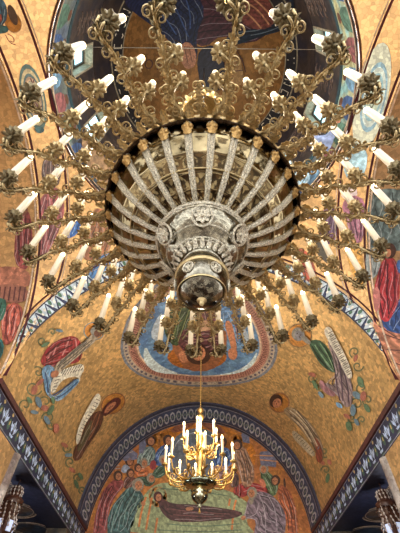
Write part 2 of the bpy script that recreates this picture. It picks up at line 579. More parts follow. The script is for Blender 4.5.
# dome ring
for r, z, w, mat, what in ((RD + .02, ZR - .01, .07, MAROON, 'dark ring under the drum'), (RD - .02, ZR + .1, .03, CREAM, 'pale ring at the foot of the drum')):
    tn += 1
    band('trim_%d' % tn, lambda t: (Vector((r * cos(2 * PI * t), YB + r * sin(2 * PI * t), z)), Vector((-cos(2 * PI * t), -sin(2 * PI * t), -.5)).normalized(), Vector((0, 0, 1))), w, mat, 120, label=what)
for z, w, mat, what in ((WZ0 - .35, .16, mosaic((42, 78, 88), tess=14), 'teal ring below the drum windows'), (ZD - .02, .1, mosaic((50, 40, 40)), 'dark ring at the spring of the dome')):
    tn += 1
    band('trim_%d' % tn, lambda t: (Vector((RD * cos(2 * PI * t), YB + RD * sin(2 * PI * t), z)), Vector((-cos(2 * PI * t), -sin(2 * PI * t), 0)), Vector((0, 0, 1))), w, mat, 120, label=what)


# ---- ornament strips (unit-cell motifs mapped through fn(t, w) -> point, normal)
def strip(name, fn, n, motif, mat, h=.006, parent=None, sub=3):
    mb = MB()
    for k in range(n):
        for P in motif:
            P2 = []
            for i in range(len(P)):
                a, c = P[i], P[(i + 1) % len(P)]
                for q in range(sub): P2.append((a[0] + (c[0] - a[0]) * q / sub, a[1] + (c[1] - a[1]) * q / sub))
            vs, fs = poly_tris(P2, None, 9)
            W = []
            for (x, y) in vs:
                p, nn = fn((k + x) / n, y); W.append(p + nn * h)
            mb.add(W, fs)
    return mb.build(name, mat, parent)


def circ(cx, cy, rx, ry, n=10): return [(cx + rx * cos(2 * PI * i / n), cy + ry * sin(2 * PI * i / n)) for i in range(n)]


def bandfill(name, fn, n, mat, parent=None, h=.003, w0=0., w1=1.):
    mb = MB(); vs = []; fs = []
    for i in range(n + 1):
        for q in range(4):
            p, nn = fn(i / n, w0 + (w1 - w0) * q / 3); vs.append(p + nn * h)
    for i in range(n):
        for q in range(3): fs.append((4 * i + q, 4 * i + q + 1, 4 * i + q + 5, 4 * i + q + 4))
    mb.add(vs, fs); return mb.build(name, mat, parent)


# front arch strip: blue, white and green zigzag
def f_front(t, w):
    d = 4 + 172 * t; ww = w_front(min(d, 180 - d)) - .02
    p = p_front(d, .0 + ww * w); return p, sph(p)


e = bandfill('trim_%d' % (tn + 1), f_front, 140, mosaic((184, 198, 206), tess=18)); tn += 1
e['kind'] = 'structure'; e['label'] = 'blue and white zigzag strip edging the front arch'
strip('zigzag', f_front, 40, [[(0, .08), (.32, .08), (.52, .8), (.5, .95)], [(.5, .95), (.55, .7), (.85, .08), (1, .08)]], mosaic((26, 36, 74), tess=20), .006, e)
bandfill('navy_edge', f_front, 140, NAVY, e, .007, .0, .1); bandfill('navy_edge', f_front, 140, NAVY, e, .007, .92, 1.)
strip('green_leaf', f_front, 40, [circ(.16, .75, .13, .2), circ(.66, .28, .12, .16)], mosaic((70, 110, 84), tess=20), .007, e)
strip('white_dot', f_front, 40, [circ(.16, .45, .08, .1), circ(.84, .6, .1, .13)], WHITE, .008, e)

# lunette border: rows of white interlaced circles on dark blue
def f_rib(t, w):
    a = PI * (.005 + .99 * t); r = R - .06
    p = Vector((-r * cos(a), Y1 + (Y2 - Y1) * w, ZS + r * sin(a))); return p, Vector((cos(a), 0, -sin(a)))


e = bandfill('trim_%d' % (tn + 1), f_rib, 140, mosaic((58, 74, 112), tess=18), None, .004, .16, .82); tn += 1
e['kind'] = 'structure'; e['label'] = 'band of interlaced circles around the lunette'
ringm = []
for q in range(8):
    a0, a1 = 2 * PI * q / 8, 2 * PI * (q + 1) / 8
    ringm.append([(.5 + .44 * cos(a0), .5 + .27 * sin(a0)), (.5 + .44 * cos(a1), .5 + .27 * sin(a1)), (.5 + .27 * cos(a1), .5 + .17 * sin(a1)), (.5 + .27 * cos(a0), .5 + .17 * sin(a0))])
strip('circle_chain', f_rib, 46, ringm, mosaic((196, 202, 212), tess=22), .007, e, 1)
strip('cross_link', f_rib, 46, [[(.84, .36), (1.16, .56), (1.16, .64), (.84, .44)], [(.84, .56), (1.16, .36), (1.16, .44), (.84, .64)], circ(.5, .5, .12, .08, 8)], mosaic((120, 140, 130), tess=22), .008, e, 1)
for w0, w1 in ((.1, .14), (.84, .88), (.95, .985)):
    bandfill('pale_line', f_rib, 140, mosaic((150, 150, 165), tess=18), e, .006, w0, w1)

# side walls of the front vault: blue frieze, opening to a dark aisle, piers
DARK = mosaic((46, 54, 78), tess=6, blotch=.35, rough=.6)
for sx, nm in ((-1, 'left'), (1, 'right')):
    g = lambda a, b: (min(a, b), max(a, b))
    X0, X1 = g(sx * R, sx * (R + .55))
    mb = MB(); mb.box(X0, X1, Y0, Y2, ZS - .5, ZS)
    wl = struct('wall_' + nm, mb, mosaic((40, 44, 66), tess=14), False, 'lintel over the %s aisle opening' % nm)
    mb = MB(); mb.box(X0, X1, Y0, 7.1, 0, ZS - .5)
    mb.build('corner_pier', mosaic((196, 160, 110), gold=True, tess=13), wl)
    mb = MB(); mb.box(X0, X1, 11.5, Y2, 0, ZS - .5)
    mb.build('end_pier', mosaic((96, 84, 66), tess=10, second=(50, 58, 60)), wl)
    mb = MB(); mb.tube([(sx * (R + .02), 7.13, 0), (sx * (R + .02), 7.13, ZS - .52)], .11, 10)
    mb.build('marble_colonnette', mosaic((206, 200, 194), tess=16, second=(140, 126, 122), rough=.4), wl, True)
    # cornice
    tn += 1
    mb = MB(); a, b_ = g(sx * (R - .05), sx * (R + .05)); mb.box(a, b_, Y0 - .02, Y2, ZS - .05, ZS + .05)
    struct('trim_%d' % tn, mb, mosaic((82, 40, 40), tess=12), False, 'dark red cornice at the %s spring of the vault' % nm)

    def f_fr(t, w, sx=sx):
        return Vector((sx * R, Y0 + (Y2 - Y0) * t, ZS - .05 - .44 * w)), Vector((-sx, 0, 0))
    tn += 1
    e = bandfill('trim_%d' % tn, f_fr, 30, mosaic((30, 36, 74), tess=16)); e['kind'] = 'structure'
    e['label'] = 'blue palmette frieze along the %s side of the vault' % nm
    pal = [[(.5, .12), (.58, .3), (.5, .62), (.42, .3)], [(.38, .28), (.44, .5), (.4, .72), (.2, .5), (.16, .3), (.3, .42)],
           [(.62, .28), (.56, .5), (.6, .72), (.8, .5), (.84, .3), (.7, .42)], [(.3, .74), (.7, .74), (.62, .84), (.38, .84)]]
    strip('palmette', f_fr, 17, pal, mosaic((186, 208, 242), tess=22), .006, e, 2)
    strip('green_leaf', f_fr, 17, [circ(.0, .55, .13, .24, 8), circ(.5, .93, .3, .035, 8)], mosaic((64, 100, 84), tess=22), .006, e, 1)
    strip('gold_dot', f_fr, 17, [circ(.0, .15, .09, .08, 8), circ(0, .5, .05, .1, 8)], mosaic((190, 165, 110), tess=22), .009, e, 1)
    bandfill('pale_line', f_fr, 30, mosaic((150, 150, 170)), e, .008, .95, .985); bandfill('pale_line', f_fr, 30, mosaic((150, 150, 170)), e, .008, .02, .05)

    def f_pi(t, w, sx=sx):
        return Vector((sx * R, 11.55 + 1.75 * w, ZS - .56 - 2.4 * t)), Vector((-sx, 0, 0))
    strip('pier_scroll', f_pi, 5, [circ(.5, .25, .3, .12), circ(.5, .72, .3, .12), [(.05, .5), (.5, .4), (.95, .5), (.5, .6)]], mosaic((120, 130, 110), tess=20), .006, wl, 2)
    strip('pier_scroll', f_pi, 5, [circ(.5, .25, .17, .07), circ(.5, .72, .17, .07)], mosaic((40, 60, 60), tess=20), .009, wl, 2)
    # aisle behind
    xo = sx * (R + .55); xe = sx * (R + 3.2); a, b_ = g(xo, xe)
    mb = MB(); mb.box(a, b_, 6.0, Y2, ZS - .42, ZS - .3)
    mb.box(*g(xe, xe + sx * .15), 6.0, Y2, 0, ZS - .3); mb.box(a, b_, Y2, Y2 + .15, 0, ZS - .3)
    ai = struct('wall_aisle_' + nm, mb, DARK, False, 'dark blue aisle behind the %s opening' % nm)
    for q in range(5):
        cx, cy = sx * 4.72, 7.5 + 1.46 * q
        mb = MB()
        M = Matrix.Translation((cx, cy, ZS - .42))
        mb.lathe([(.56, 0), (.567, -.02), (.545, -.02), (.54, 0)], 40, M)
        mb.lathe([(.47, 0), (.475, -.014), (.46, -.014), (.455, 0)], 40, M)
        r_ = mb.build('medallion_rim', mosaic((200, 176, 150), tess=20), ai)
        mb = MB(); mb.lathe([(.55, -.006), (.3, -.012), (.01, -.02)], 40, M)
        mb.build('medallion_field', mosaic((84, 100, 118), tess=9, second=(110, 92, 76), blotch=.4), ai)

# ================================================================== MOSAIC PICTURES
SCR = 'mosaic prophets on the vault'
# ---- big medallion at the crown of the vault
f = Fig('medallion_mosaic', 'egg-shaped medallion of an enthroned saint with lettered rim, crown of gold vault', 'mosaic', s_vault, (200, 340))
OUT = [(160, 280), (140, 299), (128, 316), (121, 337), (120, 352), (126, 366), (141, 377), (165, 384), (197, 387), (230, 386), (256, 380), (271, 370), (278, 355), (277, 340), (269, 318), (256, 299), (238, 281), (222, 272), (200, 268), (178, 272)]
sc = lambda k, P=OUT, c=(199, 334): [(c[0] + (x - c[0]) * k, c[1] + (y - c[1]) * k) for x, y in P]
f.poly('rim', sc(1.0), mosaic((120, 126, 140), tess=18), hole=chaikin(sc(.965), 2))
f.poly('outer_band', sc(.965), mosaic((182, 168, 150), tess=18), hole=chaikin(sc(.9), 2))
# small dentils in the outer band
O2 = chaikin(sc(.935), 3); f.lines('dentil', [[O2[i], O2[i + 1]] for i in range(0, len(O2) - 1, 2)], 2.2, mosaic((92, 84, 104), tess=20), smooth=0)
f.poly('lettered_band', sc(.9), mosaic((176, 128, 112), tess=18), hole=chaikin(sc(.8), 2))
O3 = chaikin(sc(.85), 3); L_ = []
for i in range(0, len(O3), 1):
    x, y = O3[i]; x2, y2 = O3[(i + 1) % len(O3)]; dx, dy = x2 - x, y2 - y; l = math.hypot(dx, dy); nx, ny = -dy / l, dx / l
    n_ = max(1, int(l / 2.0))
    for q in range(n_):
        t = (q + .3) / n_; a = (x + dx * t, y + dy * t); s1 = 2.2
        L_.append([(a[0] - nx * s1, a[1] - ny * s1), (a[0] + nx * s1, a[1] + ny * s1)])
        if random.random() < .6:
            o_ = random.choice((-1.8, 0, 1.8)); L_.append([(a[0] + nx * o_, a[1] + ny * o_), (a[0] + nx * o_ + dx / l * 1.3, a[1] + ny * o_ + dy / l * 1.3)])
f.lines('lettering', L_, .55, mosaic((96, 40, 44), tess=20), smooth=0)
f.poly('inner_line', sc(.8), CREAM, hole=chaikin(sc(.775), 2))
f.poly('sky_field', sc(.775), mosaic((118, 158, 196), tess=12, second=(84, 120, 168)), g=4)
t = T(110, 290, .45)
f.poly('cloud', t([(72, 150), (78, 120), (92, 150), (120, 172), (160, 186), (110, 184), (85, 172)]), mosaic((208, 226, 232), tess=16))
f.poly('cloud', t([(232, 188), (280, 180), (312, 160), (330, 130), (322, 165), (290, 184)]), mosaic((208, 226, 232), tess=16))
f.poly('cloud', t([(88, 100), (100, 65), (118, 45), (110, 80), (104, 115)]), BLUEW)
f.poly('cloud', t([(292, 70), (305, 90), (318, 130), (305, 140), (296, 105)]), BLUEW)
f.ell('halo', 197, 356, 30, 13, mosaic((190, 120, 58), gold=True, tess=14))
f.poly('throne', t([(135, 120), (150, 150), (170, 178), (228, 178), (250, 150), (262, 120), (255, 60), (140, 60)]), mosaic((150, 96, 64), tess=14))
f.poly('green_mantle', t([(128, 40), (150, 18), (185, 25), (200, 60), (190, 85), (165, 112), (142, 125), (122, 100), (118, 70)]), mosaic((60, 78, 48), fold=.45))
f.poly('maroon_robe', t([(150, 96), (168, 82), (200, 78), (240, 80), (254, 96), (252, 118), (236, 138), (205, 146), (168, 138), (150, 118)]), mosaic((92, 50, 56), fold=.5))
f.poly('maroon_robe', t([(185, 10), (240, 5), (248, 40), (246, 80), (200, 80), (192, 50)]), mosaic((104, 62, 66), fold=.5))
f.poly('blue_robe', t([(246, 38), (262, 30), (285, 48), (298, 90), (292, 126), (272, 112), (262, 90), (250, 84)]), mosaic((96, 138, 186), fold=.4))
f.poly('arm', t([(254, 66), (270, 64), (279, 100), (284, 130), (274, 138), (266, 110)]), SKIN)
f.poly('hand', t([(262, 130), (276, 122), (286, 136), (280, 152), (266, 150)]), SKIN)
f.poly('hand', t([(150, 135), (164, 128), (176, 140), (170, 158), (156, 156)]), SKIN)
f.poly('book', t([(178, 66), (226, 62), (232, 84), (182, 90)]), mosaic((190, 150, 120), tess=16))
f.lines('fold_line', [t([(160, 30), (150, 60), (140, 100)]), t([(175, 40), (165, 70), (150, 110)]), t([(188, 60), (172, 90), (160, 105)])], 1.0, mosaic((130, 140, 90)))
f.lines('fold_line', [t([(165, 95), (200, 110), (240, 98)]), t([(168, 115), (200, 130), (238, 112)]), t([(270, 50), (282, 80), (286, 110)])], .9, mosaic((160, 120, 120)))
f.ell('hair', 198.5, 353, 12.5, 9.5, HAIR)
f.ell('face', 198.5, 351, 7.2, 7.5, SKIN)
f.poly('beard', t([(184, 136), (196, 128), (208, 136), (204, 122), (188, 122)]), HAIR)
f.lines('feature', [[(194, 351.5), (197, 352)], [(200, 352), (203, 351.5)], [(198.5, 351), (198.3, 347.8)], [(196, 346), (201, 346)]], .8, HAIR, smooth=0)

# ---- left prophet in a red cloak
f = Fig('prophet_mosaic', 'mosaic prophet in a billowing red cloak holding an unrolled scroll, left side of the vault', 'mosaic', s_vault, (75, 362), SCR)
t = T(20, 310, .275)
f.ell('halo', 94, 331, 10.5, 9, HALO, lev=0); f.ell('halo_line', 94, 331, 10.8, 9.3, mosaic((120, 150, 160)), ring=.9)
f.poly('red_cloak', t([(72, 195), (82, 160), (104, 130), (150, 102), (190, 92), (215, 105), (228, 150), (218, 186), (190, 196), (140, 198), (100, 210)]), RED)
f.lines('cloak_light', [t([(178, 98), (168, 130), (152, 165)]), t([(200, 105), (205, 140), (200, 175)]), t([(110, 150), (98, 180)]), t([(130, 130), (118, 165)])], 1.5, mosaic((214, 140, 140)))
f.lines('cloak_shadow', [t([(90, 165), (140, 120), (185, 105)]), t([(92, 185), (140, 150), (190, 125)]), t([(215, 120), (222, 150), (212, 180)])], 1.4, mosaic((92, 24, 36)))
f.poly('blue_tunic', t([(74, 215), (100, 195), (125, 212), (132, 240), (112, 262), (102, 300), (122, 318), (150, 296), (190, 254), (214, 246), (214, 262), (180, 296), (140, 334), (110, 322), (90, 300), (82, 255)]), SKYB)
f.lines('tunic_shadow', [t([(88, 225), (95, 260), (98, 300)]), t([(115, 310), (150, 290), (200, 250)]), t([(120, 325), (165, 300), (208, 258)])], 1.2, mosaic((52, 82, 130)))
f.poly('grey_garment', t([(118, 212), (132, 190), (158, 170), (200, 134), (238, 108), (262, 82), (288, 90), (262, 122), (228, 150), (196, 178), (160, 208), (136, 232)]), mosaic((172, 160, 140), fold=.4))
f.lines('garment_shadow', [t([(130, 205), (180, 160), (240, 115)]), t([(145, 212), (200, 166), (250, 122)]), t([(140, 190), (190, 148), (240, 108)])], .9, mosaic((92, 86, 84)))
f.poly('scroll', t([(138, 226), (160, 210), (190, 202), (224, 190), (231, 215), (216, 234), (214, 262), (206, 238), (160, 246), (136, 268), (118, 305), (104, 292), (110, 252)]), WHITE)
L_ = []
for q in range(8): a = 145 + q * 10; L_.append(t([(a, 228 - q * 3), (a + 8, 212 - q * 2.5)])); L_.append(t([(a + 2, 238 - q * 3), (a + 9, 226 - q * 2.5)]))
for q in range(5): L_.append(t([(112 + q * 3, 290 - q * 12), (126 + q * 4, 286 - q * 12)]))
f.lines('scroll_text', L_, .7, INK, smooth=0)
f.poly('hand', t([(108, 222), (130, 215), (138, 232), (118, 246), (104, 240)]), SKIN)
f.ell('hair', 95, 331, 6, 5, GREY, 30); f.ell('face', 96.3, 332.3, 3.6, 3.8, SKIN_D, 30)

# ---- right prophet in green
f = Fig('prophet_mosaic', 'mosaic prophet in green and mauve robes with a long white scroll, right vault side', 'mosaic', s_vault, (325, 362), SCR)
t = T(270, 310, .275)
f.ell('halo', 299.5, 335.5, 12.5, 12, HALO, lev=0); f.ell('halo_line', 299.5, 335.5, 12.8, 12.3, mosaic((150, 120, 80)), ring=.9)
f.poly('green_mantle', t([(140, 120), (158, 106), (192, 112), (230, 165), (244, 228), (228, 226), (205, 215), (180, 192), (160, 158)]), GREEN)
f.poly('mauve_robe', t([(206, 100), (240, 150), (268, 196), (300, 258), (304, 320), (296, 352), (270, 352), (244, 304), (214, 292), (180, 272), (205, 262), (236, 276), (240, 240), (232, 180)]), mosaic((146, 128, 132), fold=.45))
f.lines('robe_shadow', [t([(250, 180), (262, 240), (268, 330)]), t([(270, 215), (286, 280), (290, 340)]), t([(240, 230), (248, 290), (258, 330)])], 1.3, mosaic((84, 64, 84)))
f.lines('mantle_light', [t([(165, 125), (190, 165), (222, 205)]), t([(185, 120), (215, 165), (236, 215)])], 1.1, mosaic((130, 168, 130)))
f.lines('mantle_shadow', [t([(155, 130), (178, 175), (215, 212)]), t([(200, 130), (226, 180), (240, 222)])], 1.0, mosaic((30, 52, 40)))
f.poly('arm', t([(178, 268), (190, 248), (214, 282), (242, 300), (240, 316), (206, 304)]), mosaic((165, 120, 130), fold=.3))
f.poly('scroll', t([(198, 76), (208, 58), (224, 60), (240, 92), (272, 150), (300, 215), (304, 248), (284, 246), (252, 172), (216, 112)]), WHITE)
f.lines('scroll_text', [t([(214 + q * 6.2, 84 + q * 13), (232 + q * 6.2, 74 + q * 13)]) for q in range(12)] + [t([(218 + q * 6.2, 92 + q * 13), (230 + q * 6.2, 85 + q * 13)]) for q in range(12)], .7, INK, smooth=0)
f.ell('hair', 299, 333.5, 6.5, 7, GREY, -30); f.ell('face', 300, 334.5, 4.2, 5, mosaic((140, 140, 150)), -30)
f.poly('beard', t([(112, 98), (130, 88), (156, 116), (142, 124)]), GREY)
f.lines('feature', [[(297.5, 333), (299, 332.4)], [(301, 334.5), (302.3, 333.5)], [(300, 335), (301.4, 337)]], .8, HAIR, smooth=0)
f.poly('foot', t([(244, 330), (266, 340), (272, 356), (250, 352)]), SKYB)

# ---- lower left prophet, brown
f = Fig('prophet_mosaic', 'mosaic prophet hooded in dark brown with a narrow white scroll, left of the lunette', 'mosaic', s_vault, (95, 428), SCR)
t = T(60, 380, .2)
f.ell('halo', 113, 403.5, 13, 9.5, HALO, -32, lev=0); f.ell('halo_line', 113, 403.5, 13.3, 9.8, mosaic((150, 100, 70)), -32, ring=.92)
f.poly('dark_robe', t([(206, 148), (220, 178), (202, 240), (165, 292), (124, 352), (98, 402), (62, 404), (68, 340), (94, 312), (110, 268), (128, 220), (160, 166)]), mosaic((92, 58, 44), fold=.45))
f.poly('green_underrobe', t([(128, 240), (160, 190), (165, 240), (130, 300), (96, 360), (80, 350), (108, 290)]), mosaic((92, 84, 58), fold=.4))
f.lines('robe_light', [t([(196, 170), (180, 230), (140, 300)]), t([(180, 165), (160, 215), (150, 250)])], 1., mosaic((150, 100, 74)))
f.poly('hood', t([(204, 152), (238, 108), (282, 82), (306, 94), (296, 126), (252, 162), (216, 184)]), mosaic((86, 38, 36), fold=.3))
f.poly('face', t([(216, 158), (240, 122), (272, 104), (280, 112), (262, 138), (228, 166)]), SKIN)
f.lines('feature', [t([(240, 140), (252, 128)]), t([(256, 132), (262, 122)]), t([(232, 152), (240, 148)])], .8, SKIN_D, smooth=0)
f.poly('scroll', t([(164, 86), (184, 60), (200, 76), (196, 116), (152, 172), (112, 232), (96, 300), (80, 326), (72, 292), (88, 230), (120, 160)]), WHITE)
f.lines('scroll_text', [t([(176 - q * 8.5, 92 + q * 16), (194 - q * 8.5, 100 + q * 16)]) for q in range(12)], .7, INK, smooth=0)

# ---- lower right prophet, pale
f = Fig('prophet_mosaic', 'mosaic prophet in pale olive robes leaning over a scroll, beside the lunette on the right', 'mosaic', s_vault, (300, 428), SCR)
t = T(260, 380, .2)
f.ell('halo', 279.5, 402.5, 10, 10, HALO, lev=0); f.ell('halo_line', 279.5, 402.5, 10.3, 10.3, mosaic((160, 110, 80)), ring=.9)
f.poly('olive_robe', t([(112, 150), (140, 132), (178, 140), (222, 180), (268, 232), (302, 290), (322, 350), (318, 410), (296, 402), (276, 350), (232, 280), (190, 226), (150, 190)]), mosaic((150, 128, 100), fold=.4))
f.poly('red_lining', t([(262, 280), (296, 300), (316, 370), (310, 420), (280, 400), (284, 340)]), mosaic((140, 74, 56), fold=.35))
f.lines('robe_light', [t([(150, 150), (200, 190), (250, 250), (290, 330)]), t([(170, 145), (230, 205), (280, 270)]), t([(160, 185), (210, 230), (260, 310)])], 1.3, mosaic((206, 192, 166)))
f.lines('robe_shadow', [t([(150, 165), (205, 212), (255, 285)]), t([(190, 155), (240, 215), (292, 290)])], 1.0, mosaic((96, 80, 70)))
f.poly('scroll', t([(162, 254), (176, 250), (210, 280), (262, 336), (284, 372), (262, 384), (212, 334), (168, 290)]), mosaic((196, 182, 156), tess=18))
f.lines('scroll_text', [t([(172 + q * 11, 274 + q * 11.5), (186 + q * 11, 262 + q * 11.5)]) for q in range(9)], .6, INK, smooth=0)
f.ell('hair', 276.5, 400.5, 6.5, 7, HAIR, 20); f.ell('face', 277.6, 402.5, 4.2, 5, SKIN, 30)
f.lines('feature', [[(275, 401), (276.6, 400.6)], [(278.4, 400.8), (280, 401.6)], [(277.3, 402), (277, 404)]], .7, HAIR, smooth=0)


# ---- vine scrolls growing at the foot of the vault
def vine(label, at, loops, leaves):
    f = Fig('vine_mosaic', label, 'mosaic', s_vault, at, 'vine scroll mosaics')
    L_ = []
    for (cx, cy, r, a0) in loops:
        L_.append([(cx + r * (1 - q / 16) * cos(a0 + q * .55), cy + r * (1 - q / 16) * sin(a0 + q * .55)) for q in range(14)])
    f.lines('stem', L_, 1.5, mosaic((112, 118, 84), tess=18), smooth=1)
    for i, (x, y, rx, ry, ro) in enumerate(leaves):
        f.ell('leaf' if i % 3 else 'blossom', x, y, rx, ry, (mosaic((176, 110, 92), tess=18), mosaic((92, 122, 92), tess=18), mosaic((110, 140, 160), tess=18))[i % 3], ro)


vine('green and rose vine scrolls curling under the red-cloaked prophet on the left', (36, 395),
     [(33, 388, 9, .3), (25, 405, 7, 2), (45, 402, 9, 1), (48, 418, 7, 3), (38, 372, 6, 4), (42, 341, 5, 1), (52, 332, 4, 3), (50, 425, 5, 0)],
     [(34, 390, 3, 5, 20), (29, 400, 4, 2, 50), (38, 402, 3, 6, -20), (44, 408, 4, 3, 10), (50, 410, 2.5, 6, 30), (46, 420, 5, 2.5, 60), (39, 382, 5, 2, -40), (52, 400, 4, 2, 80), (33, 412, 4, 2, 10), (55, 428, 3, 5, 0), (44, 344, 5, 1.8, -30), (58, 330, 4, 1.5, 10)])
vine('faint vine scrolls trailing beneath the hooded prophet at lower left', (74, 465),
     [(70, 462, 6, 1), (78, 478, 5, 3), (66, 448, 5, 0), (82, 490, 4, 2)],
     [(72, 470, 4, 2, 40), (76, 484, 5, 2, 70), (68, 455, 4, 2, 0), (64, 445, 4, 2, 30), (80, 476, 4, 2, 60)])
vine('green and rose vine scrolls curling beside the mauve-robed prophet on the right', (357, 395),
     [(355, 352, 6, 2), (358, 366, 6, 0), (362, 388, 7, 1), (357, 404, 7, 3), (368, 400, 6, 2), (352, 418, 5, 1), (312, 378, 5, 0), (318, 388, 4, 3), (362, 420, 5, 2)],
     [(356, 358, 2, 4, 20), (361, 382, 3, 6, -20), (357, 395, 5, 3, 40), (364, 396, 3, 5, 10), (368, 408, 5, 2.5, 60), (354, 410, 3, 6, 0), (348, 416, 4, 2, 30), (350, 426, 3, 5, -20), (358, 422, 4, 2, 60), (313, 374, 4, 2, 20), (316, 384, 5, 2, 60), (322, 394, 4, 2, 50)])
vine('faint vine scrolls trailing beneath the pale-robed prophet at lower right', (322, 460),
     [(324, 452, 6, 1), (326, 470, 5, 3), (316, 440, 4, 0)], [(322, 462, 4, 2, 40), (328, 478, 5, 2, 100), (318, 446, 4, 2, 70), (330, 462, 3, 2, 60)])

# ---- side vault frescoes
f = Fig('saint_mosaic', 'mosaic of dull red robed figures before a curtained throne, edge of the left vault', 'mosaic', s_side, (15, 280))
f.poly('red_robe', [(14, 262), (15, 236), (19, 214), (25, 208), (31, 215), (33, 240), (32, 262), (24, 272)], REDB)
f.ell('head', 23, 210, 5, 5, SKIN_D)
f.lines('robe_shadow', [[(20, 222), (18, 245), (20, 262)], [(26, 218), (27, 240), (26, 265)]], 1.3, mosaic((84, 36, 44)))
f.poly('throne_back', [(-6, 268), (10, 266), (28, 270), (32, 280), (28, 288), (12, 284), (-6, 286)], mosaic((172, 112, 88), fold=.3), smooth=1)
f.poly('throne_curtain', [(-8, 286), (12, 284), (29, 288), (28, 304), (-8, 302)], mosaic((140, 92, 74), tess=14), smooth=1)
f.lines('curtain_stripe', [[(-4 + 5 * q, 287), (-6 + 5 * q, 301)] for q in range(7)], 1.4, mosaic((84, 44, 46)), smooth=0)
f.poly('seated_robe', [(4, 346), (1, 322), (6, 306), (17, 302), (24, 310), (22, 326), (12, 344)], mosaic((164, 84, 68), fold=.4))
f.lines('robe_shadow', [[(8, 310), (6, 330), (9, 342)], [(15, 308), (15, 322), (11, 336)]], 1.2, mosaic((100, 40, 42)))
f.poly('green_mantle', [(-10, 300), (6, 298), (8, 308), (2, 324), (-10, 326)], mosaic((50, 92, 76), fold=.4))
f.poly('green_mantle', [(-10, 340), (2, 338), (6, 350), (-2, 366), (-10, 366)], mosaic((40, 86, 84), fold=.4))
f = Fig('saint_mosaic', 'mosaic saint with a dark head and blue and red clothes, high in the left vault', 'mosaic', s_side, (8, 15))
f.ell('halo', 13, 22, 8, 11, HALO, -25, lev=0); f.ell('halo_line', 13, 22, 8.3, 11.3, mosaic((170, 130, 90)), -25, ring=.9)
f.poly('blue_robe', [(-10, 2), (2, -3), (8, 8), (6, 24), (-10, 30)], mosaic((60, 92, 112), fold=.4))
f.poly('red_cloak', [(-10, 10), (1, 12), (3, 22), (-10, 24)], mosaic((160, 84, 70), fold=.3))
f.poly('green_sleeve', [(-6, 26), (6, 24), (10, 30), (4, 33), (-6, 33)], TEAL)
f.ell('hair', 13, 14, 4, 11, mosaic((84, 64, 52)), -20)
f.lines('ornament', [[(8, 33), (14, 36), (15, 42), (10, 40)], [(6, 34), (10, 42), (16, 44)]], .8, REDB)

f = Fig('saint_mosaic', 'mosaic man in a red cloak over blue before grey rocks, on the right vault', 'mosaic', s_side, (388, 285))
f.poly('grey_rocks', [(368, 196), (380, 188), (412, 190), (412, 250), (378, 252), (366, 246)], mosaic((98, 116, 116), fold=.45))
f.poly('pale_rocks', [(366, 248), (380, 246), (380, 272), (369, 282), (365, 268)], mosaic((150, 160, 158), fold=.35))
f.poly('brown_ground', [(370, 318), (380, 328), (412, 330), (412, 404), (398, 380), (384, 352)], mosaic((168, 112, 86), fold=.4))
f.lines('ground_crack', [[(382, 334), (410, 344)], [(386, 350), (410, 352)], [(390, 362), (412, 370)], [(378, 326), (396, 338)]], 1.2, mosaic((92, 56, 50)))
f.poly('blue_robe', [(384, 330), (380, 318), (396, 300), (412, 296), (412, 336), (396, 334)], mosaic((44, 70, 118), fold=.45))
f.poly('red_cloak', [(372, 300), (376, 276), (383, 258), (392, 256), (399, 270), (399, 300), (392, 316), (386, 324), (378, 318), (380, 300)], RED)
f.lines('cloak_shadow', [[(380, 268), (377, 295), (382, 315)], [(387, 264), (386, 295), (388, 315)], [(394, 266), (394, 300)]], 1.4, mosaic((86, 22, 34)))
f.poly('pink_shirt', [(371, 290), (378, 286), (380, 306), (374, 316)], mosaic((190, 120, 112)))
f.ell('hair', 388, 251, 7, 8, HAIR); f.ell('face', 386, 253, 4, 5, SKIN)
f.poly('blue_collar', [(394, 262), (404, 258), (408, 276), (398, 276)], BLUE)

# ---- bands beside the arches and the pendentives
f = Fig('monogram_mosaic', 'oval monogram medallion with teal rings on the gold band of the left arch', 'mosaic', s_pend, (33, 98))
f.ell('teal_ring', 33, 97, 12, 34, mosaic((72, 98, 92), tess=18), -13, ring=.86)
f.ell('pale_ring', 33, 97, 10.3, 29, mosaic((176, 160, 120), tess=18), -13, ring=.84)
f.ell('teal_ring', 33, 97, 8.6, 24.5, mosaic((80, 100, 100), tess=18), -13, ring=.86)
f.ell('field', 33, 97, 7.4, 21, mosaic((170, 140, 110), tess=18), -13)
f.lines('monogram', [[(30, 78), (35, 90)], [(34, 78), (30, 92)], [(28, 84), (37, 86)], [(34, 100), (40, 112)], [(39, 99), (36, 114)], [(33, 108), (42, 106)], [(36, 116), (42, 118)]], 1.2, mosaic((90, 50, 50)), smooth=0)
f = Fig('saint_mosaic', 'mosaic figure in wine-red robes low on the gold band of the left arch', 'mosaic', s_pend, (52, 220))
f.poly('dark_mantle', [(41, 170), (44, 158), (52, 154), (60, 158), (61, 182), (52, 190), (43, 186)], mosaic((96, 72, 66), fold=.4))
f.poly('wine_robe', [(39, 200), (46, 192), (58, 186), (64, 200), (64, 216), (56, 238), (45, 258), (39, 258)], mosaic((136, 72, 72), fold=.4))
f.lines('robe_shadow', [[(46, 200), (44, 225), (42, 250)], [(54, 196), (53, 215), (48, 240)]], 1.2, mosaic((84, 36, 46)))
f.poly('teal_cuff', [(33, 128), (42, 126), (45, 131), (38, 134)], TEAL)
f = Fig('evangelist_mosaic', 'blue-robed mosaic evangelist on the left pendentive behind the chandelier arms', 'mosaic', s_pend, (85, 235))
f.poly('blue_robe', [(66, 240), (66, 226), (73, 216), (82, 222), (78, 234)], mosaic((38, 86, 150), fold=.3))
f.poly('blue_robe', [(88, 275), (92, 262), (108, 252), (116, 256), (104, 272), (94, 280)], mosaic((64, 116, 170), fold=.3))
